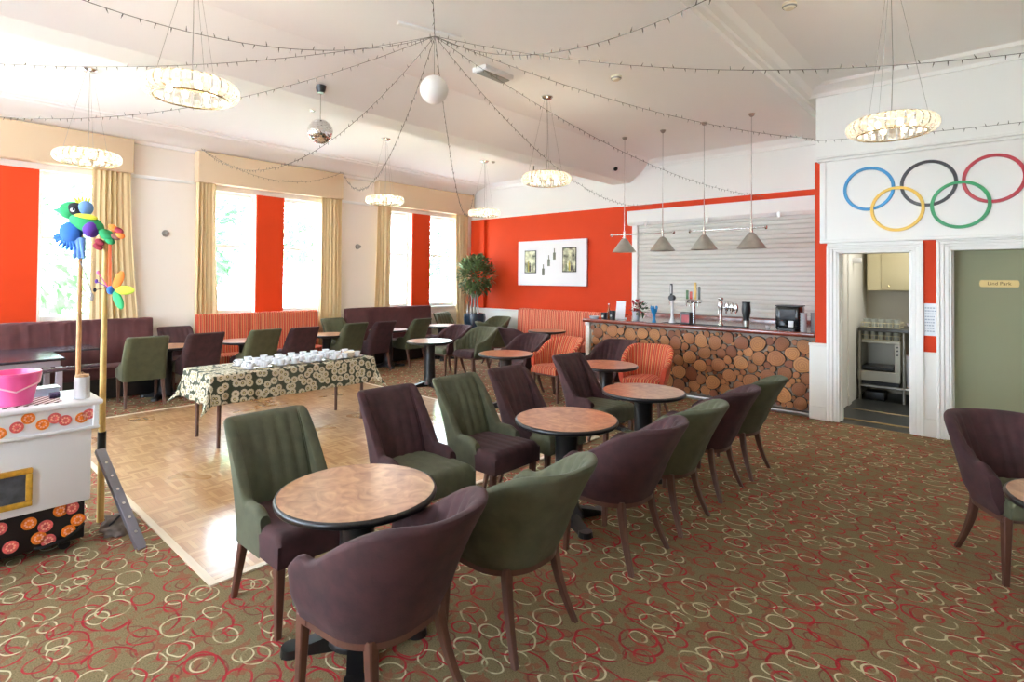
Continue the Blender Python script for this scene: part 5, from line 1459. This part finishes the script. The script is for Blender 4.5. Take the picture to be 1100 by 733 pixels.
for k in range(3):
    bm = bmesh.new(); cone(bm, PP(-.035 + k * .022, 1.96, .02), PP(-.04 + k * .03, 1.83, .02), .02, .012, 10); ellipsoid(bm, PP(-.04 + k * .03, 1.83, .02), (.013, .013, .018), seg=8); finish(bm, 'hanging_leg', c_lb, t)
tail = blob('tail', c_g, .18, 1.98, 0, .06, .04, .035, 35)
for s, z, mt in ((.22, 2.03, c_o), (.26, 2.01, c_r), (.24, 1.97, mat('felt_brown', (110, 70, 60), .85)), (.20, 1.94, c_g), (.13, 1.93, c_r), (.12, 1.90, c_r), (.27, 1.98, c_o)):
    blob('tail_feather', mt, s, z, .02, .035, .02, .022, 30, tail)
bm = bmesh.new(); tube(bm, [PP(.0, 1.80, .01), PP(.04, 1.70, .01), PP(.07, 1.62, .01), PP(.085, 1.55, .01)], .004, 6); ellipsoid(bm, PP(.085, 1.55, .01), (.012, .012, .03), seg=8); finish(bm, 'beaded_string', mat('grey_beads', (150, 148, 150), .4), t)
# second pole
P2 = (-4.66, .965)
t = thing('pinwheel_pole', 'yellow wooden pole carrying a flower-petal pinwheel', 'pole', (P2[0], P2[1], 0))
bm = bmesh.new(); cone(bm, (0, 0, .0), (0, 0, 2.0), .022, .016, 14); finish(bm, 'pole', m_pole2, t)
bm = bmesh.new(); cone(bm, (0, 0, .44), (0, 0, .62), .026, .026, 14); finish(bm, 'black_sleeve', m_blackp, t)
bm = bmesh.new(); cone(bm, PP(.03, 1.97), PP(.035, 1.62), .009, .009, 8); finish(bm, 'orange_stick', mat('orange_plastic', (236, 96, 30), .4), t)
for ang, mt in ((65, c_o), (0, mat('lime_felt', (190, 210, 60), .8)), (-65, mat('mint_green_felt', (60, 180, 110), .8))):
    c = PP(.06, 1.60, .04); d = sv * cos(R_(ang)) + Vector((0, 0, sin(R_(ang)))); bm = bmesh.new()
    ellipsoid(bm, c + d * .075, (.07, .012, .032), Q @ Matrix.Rotation(-R_(ang), 3, 'Y'), 16); finish(bm, 'petal', mt, t, 60)
bm = bmesh.new(); ellipsoid(bm, PP(.04, 1.60, .04), (.025, .025, .03), seg=12); finish(bm, 'hub', c_b, t)
for k, mt in enumerate((mat('pink_plastic'), c_p, c_k)):
    bm = bmesh.new(); e = PP(-.05 - .01 * k, 1.72 - .06 * k, .02); cone(bm, PP(.02, 1.62, .03), e, .003, .003, 6); ellipsoid(bm, e, (.01, .01, .015), seg=8); finish(bm, 'bead', mt, t)

# ================================================================== GREENERY OUTSIDE THE WINDOWS
m_leaf1 = mat('tree_leaf', (110, 150, 112), .7, noise=.4, nscale=1.2); m_leaf2 = mat('shrub_leaf', (130, 165, 120), .7, noise=.4, nscale=2); m_bark = mat('tree_bark', (96, 80, 62), .9)
def tree(x, y, h, r, lab, seed, lf, n=1500, size=.42):
    g = -.8; t = thing('tree', lab, 'tree', (x, y, g), 0, 'trees outside the windows')
    bm = bmesh.new(); tube(bm, [(0, 0, 0), (.1, .05, h * .4), (0, 0, h * .75)], [.22, .16, .08], 8); finish(bm, 'trunk', m_bark, t)
    bm = leaves(n, (0, 0, h * .62), r, size, seed, zs=1.1); finish(bm, 'crown', lf, t, 0)
tree(-19, 2.2, 6.0, 2.6, 'pale green tree outside the near window beyond the parrot pole', 1, m_leaf2, 2200)
tree(-17.5, 5.6, 6.2, 1.6, 'slender tree outside the middle window, left pane', 2, m_leaf1, 1200)
tree(-22, 12.0, 9.5, 3.0, 'tall tree outside the middle window, right pane', 3, m_leaf1, 2200)
tree(-21, 19.0, 7.5, 2.4, 'tree glimpsed outside the far window', 4, m_leaf1, 1500)
